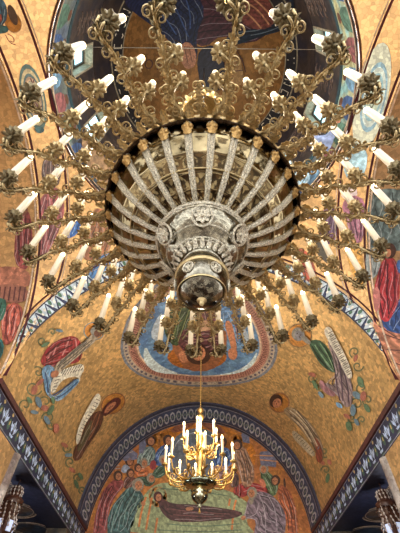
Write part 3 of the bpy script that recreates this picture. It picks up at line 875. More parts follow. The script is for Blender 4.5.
f.poly('brown_mantle', [(78, 240), (86, 218), (100, 205), (112, 222), (112, 250), (98, 258), (84, 262)], mosaic((150, 96, 60), fold=.4))
f.poly('grey_rock', [(80, 130), (92, 138), (106, 160), (120, 186), (112, 200), (96, 180), (84, 160)], mosaic((140, 110, 76), fold=.3))
f = Fig('evangelist_mosaic', 'mosaic evangelist in purple and orange-red on the right pendentive behind the chandelier arms', 'mosaic', s_pend, (325, 225))
f.poly('purple_robe', [(318, 226), (322, 212), (330, 204), (337, 212), (338, 236), (330, 246), (320, 240)], mosaic((96, 64, 92), fold=.45))
f.poly('red_robe', [(296, 250), (304, 248), (314, 262), (318, 282), (308, 284), (300, 268)], mosaic((176, 80, 52), fold=.4))
f.poly('green_base', [(310, 230), (318, 240), (332, 256), (330, 266), (316, 254)], mosaic((84, 76, 60), fold=.3))
f.poly('blue_wing', [(304, 212), (312, 206), (314, 216), (306, 220)], mosaic((70, 96, 150)))
f.poly('pale_robe', [(290, 176), (304, 168), (312, 176), (304, 190), (292, 192)], mosaic((150, 185, 205), fold=.3))
f.poly('pale_wing', [(312, 128), (322, 138), (338, 124), (334, 142), (326, 156), (316, 146)], mosaic((140, 160, 205), fold=.4))
f.ell('head', 337, 119, 4.5, 4.5, SKIN)
f = Fig('monogram_mosaic', 'pale blue and white oval medallion with painted glare on the band of the right arch', 'mosaic', s_pend, (374, 98))
f.ell('painted_glare', 372, 97, 16, 56, mosaic((204, 208, 186), tess=14), 12)  # whitening glare on this band, painted as a pale oval
f.ell('blue_ring', 374, 97, 12, 36, mosaic((132, 168, 186), tess=18), 12, ring=.86)
f.ell('white_ring', 374, 97, 10.3, 31, mosaic((200, 214, 206), tess=18), 12, ring=.82)
f.ell('blue_ring', 374, 97, 8.4, 25, mosaic((150, 190, 200), tess=18), 12, ring=.8)
f.ell('field', 374, 97, 6.8, 20, mosaic((188, 205, 186), tess=18), 12)
f.lines('monogram', [[(371, 84), (376, 94)], [(376, 83), (371, 96)], [(370, 104), (375, 114)], [(375, 102), (370, 112)]], 1.1, mosaic((110, 120, 110)), smooth=0)
f = Fig('saint_mosaic', 'mosaic figure in mauve-pink robe with pale blue cloud, low on right arch band', 'mosaic', s_pend, (353, 190))
f.poly('pale_cloud', [(343, 176), (346, 152), (356, 142), (368, 150), (366, 172), (358, 182)], mosaic((168, 206, 220), fold=.25))
f.poly('pale_sleeve', [(341, 200), (343, 184), (356, 184), (358, 198)], mosaic((214, 196, 196)))
f.poly('mauve_robe', [(341, 204), (352, 194), (366, 200), (366, 228), (360, 246), (350, 236), (346, 218)], mosaic((158, 100, 118), fold=.4))
f.lines('robe_shadow', [[(350, 202), (354, 220), (358, 238)], [(358, 202), (361, 220), (361, 236)]], 1.2, mosaic((90, 44, 72)))
f.poly('ochre_hem', [(345, 240), (356, 244), (363, 252), (364, 290), (356, 282), (348, 262)], mosaic((196, 150, 78), gold=True))

# ---- drum and dome
def ringpiece(name, a0, a1, z0, z1, mat, lift, parent=None, n=None):
    n = n or max(2, int(abs(a1 - a0) / 4)); mb = MB()
    r = RD - lift
    mb.grid(lambda u, v: (r * cos(rad(a0 + (a1 - a0) * u)), YB + r * sin(rad(a0 + (a1 - a0) * u)), z0 + (z1 - z0) * v), n, 1)
    return mb.build(name, mat, parent)


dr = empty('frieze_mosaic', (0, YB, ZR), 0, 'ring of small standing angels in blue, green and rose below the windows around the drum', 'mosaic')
def dpt(a, z, lift): return (  (RD - lift) * cos(a), (RD - lift) * sin(a), z - ZR)
mb = MB(); mb.grid(lambda u, v: dpt(2 * PI * u, ZR + .12 + (WZ0 - .45 - ZR - .12) * v, .006), 120, 1, True)
mb.build('ground', mosaic((120, 128, 118), tess=12, second=(96, 110, 128), blotch=.35, scale2=3), dr)
mb = MB(); mb.grid(lambda u, v: dpt(rad(-48 + 66 * u), ZR + .12 + (WZ0 - .45 - ZR - .12) * v, .009), 40, 1); mb.build('window_glare_ground', mosaic((150, 196, 196), tess=12, second=(196, 190, 140), blotch=.35, scale2=3), dr)  # window glare on this side of the frieze, put into a turquoise patch
for k in range(36):
    a = 2 * PI * k / 36; H = WZ0 - .45 - ZR - .12; w = .075
    col = [(70, 100, 150), (92, 130, 112), (150, 92, 92), (120, 160, 190)][k % 4]
    P = [(-w, .05), (w, .05), (w * .9, .45), (w * .5, .68), (-w * .5, .68), (-w * .9, .45)]
    vs, fs = poly_tris(P, None, 9)
    mb = MB(); mb.add([dpt(a + x, ZR + .12 + H * y, .012) for x, y in vs], fs); mb.build('robe', mosaic(col, fold=.35), dr)
    mb = MB()
    P = circ(0, .8, .035, .13); vs, fs = poly_tris(P, None, 9); mb.add([dpt(a + x, ZR + .12 + H * y, .014) for x, y in vs], fs); mb.build('head', SKIN_D, dr)
wf = empty('ornament_mosaic', (0, YB, WZ0), 0, 'pale vine scroll ornaments on the dark piers between the drum windows', 'mosaic')
for k in range(12):
    a = PH + PI / 12 + 2 * PI * k / 12
    for q in range(5):
        mb = MB(); z = WZ0 + .25 + q * .36
        for sgn in (-1, 1):
            pts = [Vector(((RD - .01) * cos(a + sgn * (.03 + .05 * (1 - i / 12) * cos(i * .6))), (RD - .01) * sin(a + sgn * (.03 + .05 * (1 - i / 12) * cos(i * .6))), z - WZ0 + .15 * (1 - i / 12) * sin(i * .6))) for i in range(11)]
            mb.tube(pts, .016, 4)
        mb.build('scroll', mosaic((116, 94, 84)), wf)

pk = Fig('pantokrator_mosaic', 'mosaic bust in navy mantle over maroon, on gold inside the lettered dome ring', 'mosaic', s_dome, (203, 20))
LR0, LR1 = 2.62, 2.86


def ringpt(r, a, lift=.01):
    z = math.sqrt(max(0, RD * RD - r * r)); k = (RD - lift) / RD
    return Vector((r * k * cos(a), YB + r * k * sin(a), ZD + z * k)) - pk.loc


mb = MB(); mb.grid(lambda u, v: ringpt(LR0 + (LR1 - LR0) * v, 2 * PI * u, .004), 120, 1, True); ring_o = mb.build('lettered_ring', mosaic((34, 32, 36), tess=18), pk.e)
for r in (LR0 - .02, LR1):
    mb = MB(); mb.grid(lambda u, v: ringpt(r + .025 * v, 2 * PI * u, .008), 120, 1, True); mb.build('pale_line', mosaic((150, 135, 110)), pk.e)
mb = MB(); mb.grid(lambda u, v: ringpt(max(.001, (LR0 - .02) * v), 2 * PI * u, .005), 90, 14, True); mb.build('gold_field', mosaic((150, 104, 56), gold=True, tess=9, blotch=.3), pk.e)
# lettering: glyph outlines from the built-in typeface bent onto the ring
TXT = 'ΟΥΔΑΛΥΙΝΟΠΟΛΛΥΙΕΡΟΝΟΥΡΑΝΟΘΕΝΔΟΞΑΣΥΝΑΠΙΔΙΟΥΔΑΛΥΙΝΟΠΟΛΛΥΕΝ'


def glyph(ch, size=1.0):
    cu = bpy.data.curves.new('glyph', 'FONT'); cu.body = ch; cu.size = size; cu.resolution_u = 2
    o = bpy.data.objects.new('glyph', cu); COL.objects.link(o)
    dg = bpy.context.evaluated_depsgraph_get(); me = bpy.data.meshes.new_from_object(o.evaluated_get(dg))
    vs = [tuple(v.co) for v in me.vertices]; fs = [tuple(p.vertices) for p in me.polygons]
    bpy.data.objects.remove(o); bpy.data.curves.remove(cu); bpy.data.meshes.remove(me)
    return vs, fs


GL = {}
K = len(TXT)
for i, ch in enumerate(TXT):
    if ch not in GL: GL[ch] = glyph(ch)
    vs, fs = GL[ch]
    if not vs: continue
    xm = max(v[0] for v in vs) / 2
    # letters read from the centre of the dome outwards
    mb = MB(); mb.add([ringpt(LR0 + .03 + v[1] * .24, -(2 * PI * i / K) + (v[0] - xm) * .1, .012) for v in vs], fs)
    mb.build('letter', mosaic((224, 210, 184), tess=20), pk.e)


def dtext(txt, px, py, size, rot, mat):
    for i, ch in enumerate(txt):
        vs, fs = glyph(ch); c, s_ = cos(rad(rot)), sin(rad(rot))
        V = []
        for v in vs:
            x, y = (v[0] + i * .75) * size, -v[1] * size
            V.append((px + x * c - y * s_, py + x * s_ + y * c))
        pk.put('letter', V, fs, mat, 5)


pk.k = 3
pk.ell('halo', 205, -8, 62, 56, mosaic((156, 110, 60), gold=True, tess=10))
pk.ell('halo_line', 205, -8, 63, 57, mosaic((60, 36, 34)), ring=.97)
pk.poly('maroon_robe', [(172, -20), (196, -24), (222, -24), (252, -18), (270, 4), (276, 22), (262, 40), (240, 44), (222, 34), (205, 48), (190, 40), (178, 16)], mosaic((74, 34, 42), fold=.45))
pk.poly('navy_mantle', [(122, 2), (128, -14), (150, -28), (176, -28), (196, -10), (206, 12), (196, 34), (198, 58), (190, 70), (180, 52), (164, 36), (150, 24), (136, 14)], mosaic((28, 34, 64), fold=.45))
pk.poly('navy_mantle', [(224, 40), (236, 30), (262, 28), (284, 20), (286, 6), (294, -6), (296, 18), (284, 30), (262, 36), (240, 44), (228, 46)], mosaic((22, 36, 52), fold=.4))
pk.poly('striped_sleeve', [(240, -6), (262, -10), (274, 6), (276, 24), (262, 30), (246, 26), (238, 14)], mosaic((120, 62, 52), fold=.4))
pk.lines('sleeve_stripe', [[(244, 0), (258, 8), (270, 24)], [(252, -4), (264, 6), (274, 18)], [(241, 8), (252, 16), (262, 28)]], 1.6, mosaic((200, 140, 100)))
pk.poly('dark_gap', [(196, 56), (206, 44), (224, 48), (226, 88), (214, 92), (200, 86)], mosaic((32, 30, 46), fold=.3))
pk.poly('hand', [(178, 46), (188, 40), (196, 50), (196, 66), (186, 70), (180, 60)], SKIN)
pk.lines('finger_line', [[(184, 46), (188, 64)], [(189, 46), (192, 62)]], .9, SKIN_D)
pk.poly('book', [(226, 56), (240, 52), (246, 84), (228, 88)], mosaic((170, 130, 84), gold=True))
pk.lines('mantle_light', [[(150, -10), (160, 10), (176, 34)], [(166, -14), (176, 8), (188, 36)], [(182, -12), (190, 10), (190, 28)]], 1.3, mosaic((62, 82, 130)))
pk.lines('border', [[(226, 62), (243, 58)], [(226, 72), (244, 70)], [(234, 44), (243, 60), (246, 72)]], 1., mosaic((80, 46, 38)), smooth=0)
dtext('ΟΥ', 143, 68, 13, 8, mosaic((84, 44, 40)))
dtext('Ο', 231, 80, 14, 0, mosaic((70, 40, 36)))

# ---- the lunette: the Dormition
LUN = 'mourners in the lunette'
f = Fig('scenery_mosaic', 'painted grey-blue buildings, mandorla and orange ground behind the mourners in the lunette', 'mosaic', s_end, (197, 470))
tl, tr, tm, tn_ = T(80, 420, .225), T(225, 420, .225), T(140, 410, .3), T(155, 405, .225)
f.poly('gold_sky', tm([(0, 120), (60, 60), (120, 40), (190, 36), (260, 50), (330, 80), (390, 130), (380, 200), (20, 200)]), mosaic((206, 130, 50), gold=True, tess=12))
f.poly('mandorla', tm([(88, 250), (92, 150), (112, 96), (150, 68), (190, 60), (235, 68), (268, 100), (284, 160), (284, 260)]), mosaic((120, 124, 130), tess=14, second=(90, 104, 122)))
f.lines('mandorla_line', [tm([(100, 240), (104, 155), (122, 106), (155, 82), (190, 74), (228, 82), (258, 108), (272, 160), (272, 250)])], 1, mosaic((170, 176, 184)))
B1 = mosaic((112, 112, 134), tess=16)
f.poly('tower', tl([(264, 64), (270, 54), (300, 48), (304, 92), (280, 150), (262, 150)]), B1, smooth=0)
f.poly('parapet', tl([(176, 168), (182, 148), (232, 134), (256, 150), (254, 176), (200, 184)]), B1, smooth=0)
f.lines('ledge', [tl([(96, 210), (176, 204)]), tl([(92, 222), (180, 216)]), tl([(178, 156), (236, 142)])], 1.1, mosaic((170, 150, 140)), smooth=0)
f.poly('tower', tr([(72, 66), (78, 58), (106, 58), (110, 106), (80, 100)]), B1, smooth=0)
f.poly('parapet', tr([(152, 154), (158, 142), (208, 138), (228, 180), (226, 212), (158, 200)]), B1, smooth=0)
f.lines('ledge', [tr([(126, 158), (228, 162)]), tr([(150, 178), (236, 186)]), tr([(236, 200), (268, 206)])], 1.1, mosaic((200, 140, 90)), smooth=0)
f.ell('angel_wing', 184, 426, 14, 4, mosaic((140, 84, 58), fold=.3), -25)
f.ell('angel_wing', 212, 427, 14, 4, mosaic((140, 84, 58), fold=.3), 25)

f = Fig('bier_mosaic', 'painted pale green bier with orange stripes in the middle of the lunette', 'mosaic', s_end, (197, 515))
f.poly('cloth', tm([(-40, 420), (-24, 360), (0, 300), (38, 256), (80, 240), (190, 246), (300, 268), (342, 298), (372, 318), (372, 350), (350, 372), (392, 420)]), mosaic((150, 162, 122), fold=.2), smooth=1)
f.lines('stripe', [tm([(20, 290), (4, 340), (-4, 390)]), tm([(40, 292), (30, 340), (20, 400)]), tm([(320, 300), (312, 330), (306, 400)]), tm([(300, 296), (296, 320)]), tm([(58, 360), (50, 410)])], 2, mosaic((206, 128, 70)))
f.lines('fold_line', [tm([(90, 380), (200, 390), (330, 380)]), tm([(60, 400), (200, 408), (340, 400)]), tm([(70, 262), (180, 270), (290, 286)])], 1, mosaic((96, 120, 96)))


def body(name, label, at, parts, heads):
    f = Fig(name, label, 'mosaic', s_end, at, LUN)
    for (cx, cy, rx, ry, hair, skin, halo) in heads:
        if halo: f.ell('halo', cx, cy, rx * 1.9, ry * 1.8, mosaic((200, 136, 70), gold=True, tess=14)); f.ell('halo_line', cx, cy, rx * 2, ry * 1.9, mosaic((176, 116, 62)), ring=.94)
    for (nm, P, mat, sm) in parts:
        if nm.startswith('fold'): f.lines(nm, P, .9, mat)
        else: f.poly(nm, P, mat, smooth=sm, g=3)
    for (cx, cy, rx, ry, hair, skin, halo) in heads:
        f.ell('hair', cx, cy, rx, ry, hair, n=14); f.ell('face', cx + (.6 if cx < 197 else -.6), cy + .8, rx * .62, ry * .7, skin, n=12)
        d = .25 * rx; fx = cx + (.8 if cx < 197 else -.8)
        f.lines('feature', [[(fx - rx * .42, cy + .2), (fx - d * .4, cy + .2)], [(fx + d * .4, cy + .2), (fx + rx * .42, cy + .2)], [(fx, cy + .4), (fx, cy + ry * .35)]], .5, HAIR, smooth=0)
    return f


HB = mosaic((76, 50, 38), tess=22); HG = mosaic((150, 142, 126), tess=22); SK = mosaic((186, 124, 86), tess=22)
body('mourner_mosaic', 'painted blue-robed angel with brown hair, left of the mandorla', (165, 455),
     [('blue_robe', tl([(322, 196), (338, 140), (366, 112), (402, 104), (420, 140), (418, 190), (380, 214)]), mosaic((66, 96, 150), fold=.4), 2), ('red_lining', tl([(308, 200), (322, 176), (340, 186), (338, 222), (316, 222)]), mosaic((140, 52, 56)), 2),
      ('fold_light', [tl([(345, 180), (360, 140), (385, 118)]), tl([(370, 200), (385, 160), (405, 130)])], mosaic((140, 165, 205)), 0)], [(168, 440.5, 5, 5.6, HB, SK, True)])
body('mourner_mosaic', 'painted grey-green robed angel beneath the left tower', (147, 450),
     [('grey_green_robe', tl([(250, 190), (262, 150), (285, 122), (322, 116), (340, 146), (330, 190), (304, 206), (262, 210)]), mosaic((112, 132, 128), fold=.4), 2),
      ('fold_light', [tl([(272, 180), (285, 145), (310, 125)]), tl([(300, 196), (312, 160), (326, 136)])], mosaic((168, 180, 172)), 0)], [(150.5, 441, 5, 5.6, HB, SK, True)])
body('mourner_mosaic', 'painted blue-robed angel with brown hair, right of the mandorla', (220, 458),
     [('blue_robe', tm([(242, 180), (250, 135), (270, 122), (300, 130), (312, 170), (300, 190), (262, 196)]), mosaic((62, 92, 146), fold=.4), 2), ('pink_sleeve', tm([(240, 190), (262, 184), (300, 190), (304, 230), (268, 240), (246, 220)]), mosaic((150, 120, 120), fold=.3), 2),
      ('fold_light', [tm([(258, 180), (268, 150), (290, 135)]), tm([(280, 190), (290, 160), (302, 150)])], mosaic((140, 165, 205)), 0)], [(222, 442.5, 5, 5.6, HB, SK, True)])
body('mourner_mosaic', 'painted angel in a brown mantle leaning in beside the right tower', (243, 465),
     [('brown_mantle', tr([(44, 132), (70, 112), (96, 132), (116, 180), (132, 222), (126, 290), (80, 304), (62, 232), (40, 180)]), mosaic((156, 118, 92), fold=.45), 2),
      ('fold_dark', [tr([(64, 130), (90, 190), (100, 270)]), tr([(84, 135), (110, 200), (116, 270)])], mosaic((96, 64, 54)), 0)], [(237.5, 445, 5, 5.6, HB, SK, True)])
body('mourner_mosaic', 'painted mourner in a long dull red robe at the far left of the lunette', (108, 500),
     [('red_robe', tl([(56, 520), (64, 440), (82, 370), (98, 320), (130, 284), (150, 264), (192, 262), (196, 296), (164, 330), (140, 372), (124, 430), (116, 520)]), mosaic((150, 74, 72), fold=.4), 2),
      ('fold_dark', [tl([(120, 300), (96, 370), (80, 470)]), tl([(150, 290), (120, 360), (100, 470)])], mosaic((92, 36, 42)), 0)], [(118, 476, 4.6, 5.4, HB, SK, False)])
body('mourner_mosaic', 'painted grey-haired apostle in teal bowing low over the left end of the bier', (125, 505),
     [('teal_robe', tl([(124, 520), (120, 450), (138, 390), (178, 336), (224, 288), (252, 300), (282, 332), (286, 372), (252, 402), (240, 456), (216, 520)]), mosaic((66, 100, 100), fold=.45), 2),
      ('fold_light', [tl([(220, 300), (180, 360), (150, 430), (140, 500)]), tl([(240, 330), (205, 390), (190, 470)]), tl([(262, 330), (250, 370), (225, 420)])], mosaic((128, 160, 152)), 0), ('hand', tl([(268, 366), (286, 360), (294, 376), (280, 386)]), SK, 1)], [(138, 485, 6, 6.6, HG, SK, False)])
body('mourner_mosaic', 'painted apostle in dark green stooping behind the teal-robed one', (140, 480),
     [('green_robe', tl([(200, 306), (216, 280), (246, 258), (292, 244), (318, 240), (336, 262), (330, 284), (300, 300), (270, 276), (240, 284)]), mosaic((58, 82, 62), fold=.35), 2)], [(151, 478, 4.4, 5, HG, SK, False)])
body('mourner_mosaic', 'painted pair of mourners with dark hair and pale blue collar under the left parapet', (128, 466),
     [('blue_collar', tl([(182, 236), (186, 206), (204, 196), (226, 214), (222, 236)]), mosaic((150, 160, 180), fold=.3), 2), ('brown_robe', tl([(190, 300), (196, 258), (222, 244), (250, 258), (246, 286), (210, 310)]), mosaic((120, 74, 62), fold=.3), 2)], [(129.5, 461, 4.6, 5.2, HB, SK, False), (130.5, 473.5, 4.2, 4.8, HB, SK, False)])
body('mourner_mosaic', 'painted bearded mourners with orange collars crowding behind the bier on the left', (143, 466),
     [('orange_robe', tl([(240, 246), (246, 218), (262, 206), (300, 210), (312, 232), (300, 250), (262, 256)]), mosaic((186, 106, 60), fold=.3), 2), ('green_robe', tl([(318, 250), (330, 222), (352, 200), (376, 206), (384, 240), (350, 262)]), mosaic((70, 100, 78), fold=.3), 2)], [(144, 463, 4.4, 5, HG, SK, False), (138, 468, 3.8, 4.4, HB, SK, False), (163, 460, 4.2, 4.6, HG, SK, False)])
body('mourner_mosaic', 'painted mourner in olive green under the right parapet', (268, 480),
     [('olive_robe', tr([(156, 214), (184, 222), (224, 258), (240, 300), (220, 344), (184, 330), (160, 280)]), mosaic((96, 118, 80), fold=.4), 2), ('pink_sleeve', tr([(150, 260), (172, 262), (186, 300), (160, 300)]), mosaic((200, 120, 90)), 2)], [(264, 469, 4.6, 5.2, HG, SK, False)])
body('mourner_mosaic', 'painted old man in red mantle over purple bending over the bier, right side', (262, 505),
     [('red_mantle', tr([(60, 300), (72, 278), (130, 276), (196, 306), (206, 336), (120, 326), (66, 350)]), mosaic((168, 52, 52), fold=.35), 2), ('purple_robe', tr([(96, 372), (112, 336), (138, 314), (204, 328), (252, 380), (272, 432), (266, 520), (126, 520), (140, 446), (106, 436), (72, 446), (92, 408)]), mosaic((124, 108, 120), fold=.45), 2),
      ('fold_light', [tr([(150, 330), (180, 400), (180, 500)]), tr([(190, 335), (225, 400), (232, 500)]), tr([(150, 370), (140, 420), (110, 430)])], mosaic((172, 160, 170)), 0), ('beard', tr([(104, 340), (128, 340), (126, 372), (110, 380)]), HG, 1), ('hand', tr([(68, 432), (88, 424), (94, 440), (76, 450)]), SK, 1)], [(252, 493, 5.2, 6, HG, SK, False)])
body('mourner_mosaic', 'painted mourner in a long orange-brown robe at the far right of the lunette', (290, 500),
     [('orange_robe', tr([(232, 310), (240, 292), (262, 288), (302, 338), (322, 420), (330, 520), (280, 520), (272, 430), (236, 360)]), mosaic((178, 100, 62), fold=.4), 2), ('fold_dark', [tr([(256, 300), (290, 380), (300, 500)]), tr([(276, 320), (306, 400), (316, 500)])], mosaic((110, 52, 40)), 0), ('arm', tr([(258, 262), (266, 256), (272, 300), (262, 300)]), HB, 1)], [(275.5, 480.5, 4.8, 5.4, HB, SK, False)])
body('mourner_mosaic', 'painted small mourner in red kneeling below the right angel', (232, 480),
     [('red_robe', tr([(34, 330), (44, 290), (70, 282), (74, 330), (62, 356)]), mosaic((150, 56, 50), fold=.3), 2), ('dark_robe', tr([(20, 300), (28, 250), (48, 232), (64, 250), (60, 300)]), mosaic((96, 66, 60), fold=.4), 2)], [(233, 470, 4, 4.6, HB, SK, False)])
body('reclining_mosaic', 'painted figure in dark maroon lying on the bier with an orange halo', (195, 512),
     [('maroon_robe', tm([(58, 272), (76, 298), (112, 314), (172, 314), (252, 324), (338, 338), (342, 352), (292, 366), (200, 374), (112, 374), (80, 352), (60, 318)]), mosaic((78, 44, 46), fold=.4), 2),
      ('fold_light', [tm([(90, 330), (180, 340), (300, 348)]), tm([(110, 350), (200, 356), (280, 354)])], mosaic((120, 74, 74)), 0), ('hand', tm([(150, 326), (176, 322), (180, 334), (156, 338)]), SK, 1)], [(158, 497, 4.6, 5.4, mosaic((80, 40, 40)), SK, True)])

# ================================================================== THE GREAT CHANDELIER
CYC = 1.92; CB = 2.02 + 1.6           # axis, lowest point
BR = metal((186, 166, 124), .46, .35, 60)            # brass
BR_L = metal((206, 182, 134), .5, .5, 45, var=.4)
BRZ = metal((118, 106, 80), .45, .5, 50, var=.4)            # dark bronze
SIL = metal((204, 196, 176), .28, 1.0, 75, var=.6)  # embossed silver
PAN = metal((122, 108, 80), .09, .2, 5, var=.5)
DK = metal((60, 46, 34), .5, .2, 30)
CAND = plain((226, 216, 194), .45)
BULB = plain((255, 244, 214), .4, emit=5, ergb=(255, 226, 170))
ch = empty('polyelaios_chandelier', (0, CYC, CB), 0, 'huge round brass chandelier with ribbed bowl and branching candle arms under the dome', 'chandelier')
NA = 28; A0 = rad(81.6)
BP = [(1.03, 1.34), (.985, 1.25), (.925, 1.16), (.85, 1.075), (.765, 1.005), (.675, .95), (.585, .905), (.5, .872), (.43, .85)]


def bprof(t):
    t *= len(BP) - 1; k = min(int(t), len(BP) - 2); t -= k
    return BP[k][0] * (1 - t) + BP[k + 1][0] * t, BP[k][1] * (1 - t) + BP[k + 1][1] * t


def bowlpt(u, v):
    r, z = bprof(v); q = (u * NA) % 1; d = .022 * sin(PI * q) * abs(sin(PI * v * 5)) ** .6
    a = A0 + 2 * PI * u
    return ((r - d * (1 - v)) * cos(a), (r - d * (1 - v)) * sin(a), z + d * v * .8)


mb = MB(); mb.grid(bowlpt, NA * 8, 40, True); mb.build('bowl', PAN, ch, True)
# horizontal raised mouldings on the bowl
for r, z in ((.72, .975),):
    mb = MB(); mb.tube([(r * cos(2 * PI * i / 72), r * sin(2 * PI * i / 72), z - .012) for i in range(72)], .008, 6, True)
    mb.build('moulding_ring', BR, ch, True)
# ribs
mb = MB(); vs = []; fs = []
for i, (r, z) in enumerate(BP):
    a = BP[max(0, i - 1)]; c = BP[min(len(BP) - 1, i + 1)]; dr_, dz = c[0] - a[0], c[1] - a[1]; l = math.hypot(dr_, dz); nx, nz = -dz / l, dr_ / l
    if nz > 0: nx, nz = -nx, -nz
    w = .035 * (r / 1.02) ** .7 + .003
    for (y, h) in ((-w, -.006), (-w * .9, .014), (-w * .4, .022), (0, .014), (w * .4, .022), (w * .9, .014), (w, -.006)):
        vs.append((r + nx * h, y, z + nz * h))
for i in range(len(BP) - 1):
    for q in range(6): fs.append((7 * i + q, 7 * i + q + 1, 7 * i + q + 8, 7 * i + q + 7))
mb.add(vs, fs)
rib0 = mb.build('rib', SIL, ch)
mb = MB()
for y in (-.03, .03, 0):
    mb.ball((1.0, y * .9, 1.25 + (.015 if y == 0 else 0)), .03, 8, 5, 1.1)
mb.leaf((.96, 0, 1.165), (.6, 0, 1), (.7, 0, -1), .13, .05, .1)
mb.build('rib_capital', metal((186, 152, 98), .4, .4, 60), rib0)
# rim
mb = MB(); mb.lathe([(1.0, 1.34), (1.03, 1.32), (1.05, 1.34), (1.06, 1.38), (1.03, 1.41), (1.0, 1.39)], 112); mb.build('rim', BR, ch, True)
mb = MB()
for k in range(84):
    a = 2 * PI * k / 84; mb.ball((1.035 * cos(a), 1.035 * sin(a), 1.31), .024, 7, 5, 1.25)
mb.tube([(1.035 * cos(2 * PI * i / 84), 1.035 * sin(2 * PI * i / 84), 1.312) for i in range(84)], .018, 6, True)
mb.build('rim_scallops', DK, ch, True)
mb = MB()
for k in range(56):
    a = 2 * PI * k / 56; d = Vector((cos(a), sin(a), 0))
    mb.leaf(d * 1.045 + Vector((0, 0, 1.37)), d + Vector((0, 0, .35 if k % 2 else -.1)), (0, 0, 1), .12 if k % 2 else .09, .045, -.3)
mb.build('rim_leaves', BR_L, ch)
# lower ring, cup and ball
mb = MB(); mb.tube([(.44 * cos(2 * PI * i / 64), .44 * sin(2 * PI * i / 64), .845) for i in range(64)], .022, 8, True); mb.build('lower_ring', SIL, ch, True)
mb = MB(); mb.lathe([(.43, .86), (.44, .82), (.425, .77), (.38, .7), (.31, .63), (.25, .585), (.235, .56), (.255, .54), (.25, .52), (.215, .505), (.19, .48), (.2, .455), (.18, .44), (.14, .43)], 64)
mb.build('lower_cup', metal((128, 122, 106), .16, .3, 26, var=.5), ch, True)
for k in range(6):
    a = rad(30 + 60 * k); mb = MB()
    M = Matrix.Rotation(a, 4, 'Z') @ Matrix.Translation((.385, 0, .695)) @ Matrix.Rotation(rad(128), 4, 'Y')
    mb.tube([M @ Vector(((.1 * cos(2 * PI * i / 20)), .088 * sin(2 * PI * i / 20), .018)) for i in range(20)], .012, 6, True)
    for q in range(8):
        b_ = 2 * PI * q / 8; mb.leaf(M @ Vector((0, 0, .02)), (M.to_3x3() @ Vector((cos(b_), sin(b_), .1))), M.to_3x3() @ Vector((0, 0, 1)), .08, .026, .1, 4)
    mb.ball(M @ Vector((0, 0, .025)), .02, 8, 5)
    mb.build('flower_medallion', SIL, ch)
mb = MB()
for k in range(24):
    a = 2 * PI * k / 24; mb.leaf((.2 * cos(a), .2 * sin(a), .475), (cos(a), sin(a), .9), (cos(a), sin(a), -1), .1, .025, .2, 4)
mb.build('collar_leaves', SIL, ch)
mb = MB(); mb.lathe([(.001, .02), (.07, .025), (.13, .055), (.18, .1), (.213, .16), (.226, .23), (.222, .3), (.2, .355), (.165, .4), (.13, .44)], 48); mb.build('ball', metal((116, 111, 98), .14, .3, 20, var=.5), ch, True)
for r, z in ((.436, .8), (.33, .655), (.262, .545)):
    mb = MB(); mb.tube([(r * cos(2 * PI * i / 56), r * sin(2 * PI * i / 56), z) for i in range(56)], .01, 6, True); mb.build('cup_moulding', SIL, ch, True)
mb = MB(); mb.lathe([(.224, .29), (.236, .3), (.236, .32), (.216, .335)], 48); mb.lathe([(.2, .12), (.206, .11), (.2, .1)], 48); mb.build('ball_band', BR, ch, True)
for k in range(6):
    a = rad(60 * k); M = Matrix.Rotation(a, 4, 'Z') @ Matrix.Translation((.218, 0, .21)) @ Matrix.Rotation(rad(96), 4, 'Y'); mb = MB()
    mb.tube([M @ Vector((.05 * cos(2 * PI * i / 16), .045 * sin(2 * PI * i / 16), .008)) for i in range(16)], .009, 6, True)
    mb.ball(M @ Vector((0, 0, .005)), .022, 8, 5)
    for q in range(6):
        b_ = 2 * PI * q / 6; mb.ball(M @ Vector((.03 * cos(b_), .03 * sin(b_), .004)), .011, 6, 4)
    mb.build('ball_boss', SIL, ch, True)
mb = MB(); mb.lathe([(.001, -.03), (.018, -.02), (.024, 0), (.015, .015), (.04, .022), (.045, .035)], 20); mb.build('finial', BR, ch, True)
# stem, crown and chain
mb = MB(); mb.tube([(0, 0, .9), (0, 0, 11.3)], .018, 8); mb.build('hanging_rod', metal((90, 84, 74), .4), ch, True)
mb = MB(); mb.lathe([(.44, 5.2), (.46, 5.3), (.44, 5.5), (.4, 5.9), (.32, 6.4), (.2, 6.9), (.06, 7.2), (.02, 7.3)], 40, None, lambda a, r, z: 1 + .04 * cos(14 * a)); mb.build('crown', BR, ch, True)
mb = MB()
for z, r in ((5.22, .47), (5.75, .43), (6.25, .36)): mb.tube([(r * cos(2 * PI * i / 40), r * sin(2 * PI * i / 40), z) for i in range(40)], .035, 6, True)
for k in range(20):
    a = 2 * PI * k / 20; mb.leaf((.44 * cos(a), .44 * sin(a), 5.2), (cos(a) * .4, sin(a) * .4, -1), (cos(a), sin(a), 0), .22, .06, .3)
mb.build('crown_band', BR_L, ch)
for k in range(4):
    a = rad(45 + 90 * k); mb = MB(); mb.tube([(0, 0, 5.0), (1.9 * cos(a) * .5, 1.9 * sin(a) * .5, 1.38)], .008, 5); mb.build('stay_wire', metal((110, 100, 84), .4), ch)


# cable across the drum
mb = MB(); mb.tube([(-2.92, 0, 0), (0, 0, -.02), (2.92, 0, 0)], .007, 6)
o = mb.build('tie_cable', metal((170, 160, 146), .4)); o.location = (0, .85, 8.5 + 1.6)
tag(o, 'thin steel cable stretched across the drum above the great chandelier', 'cable')


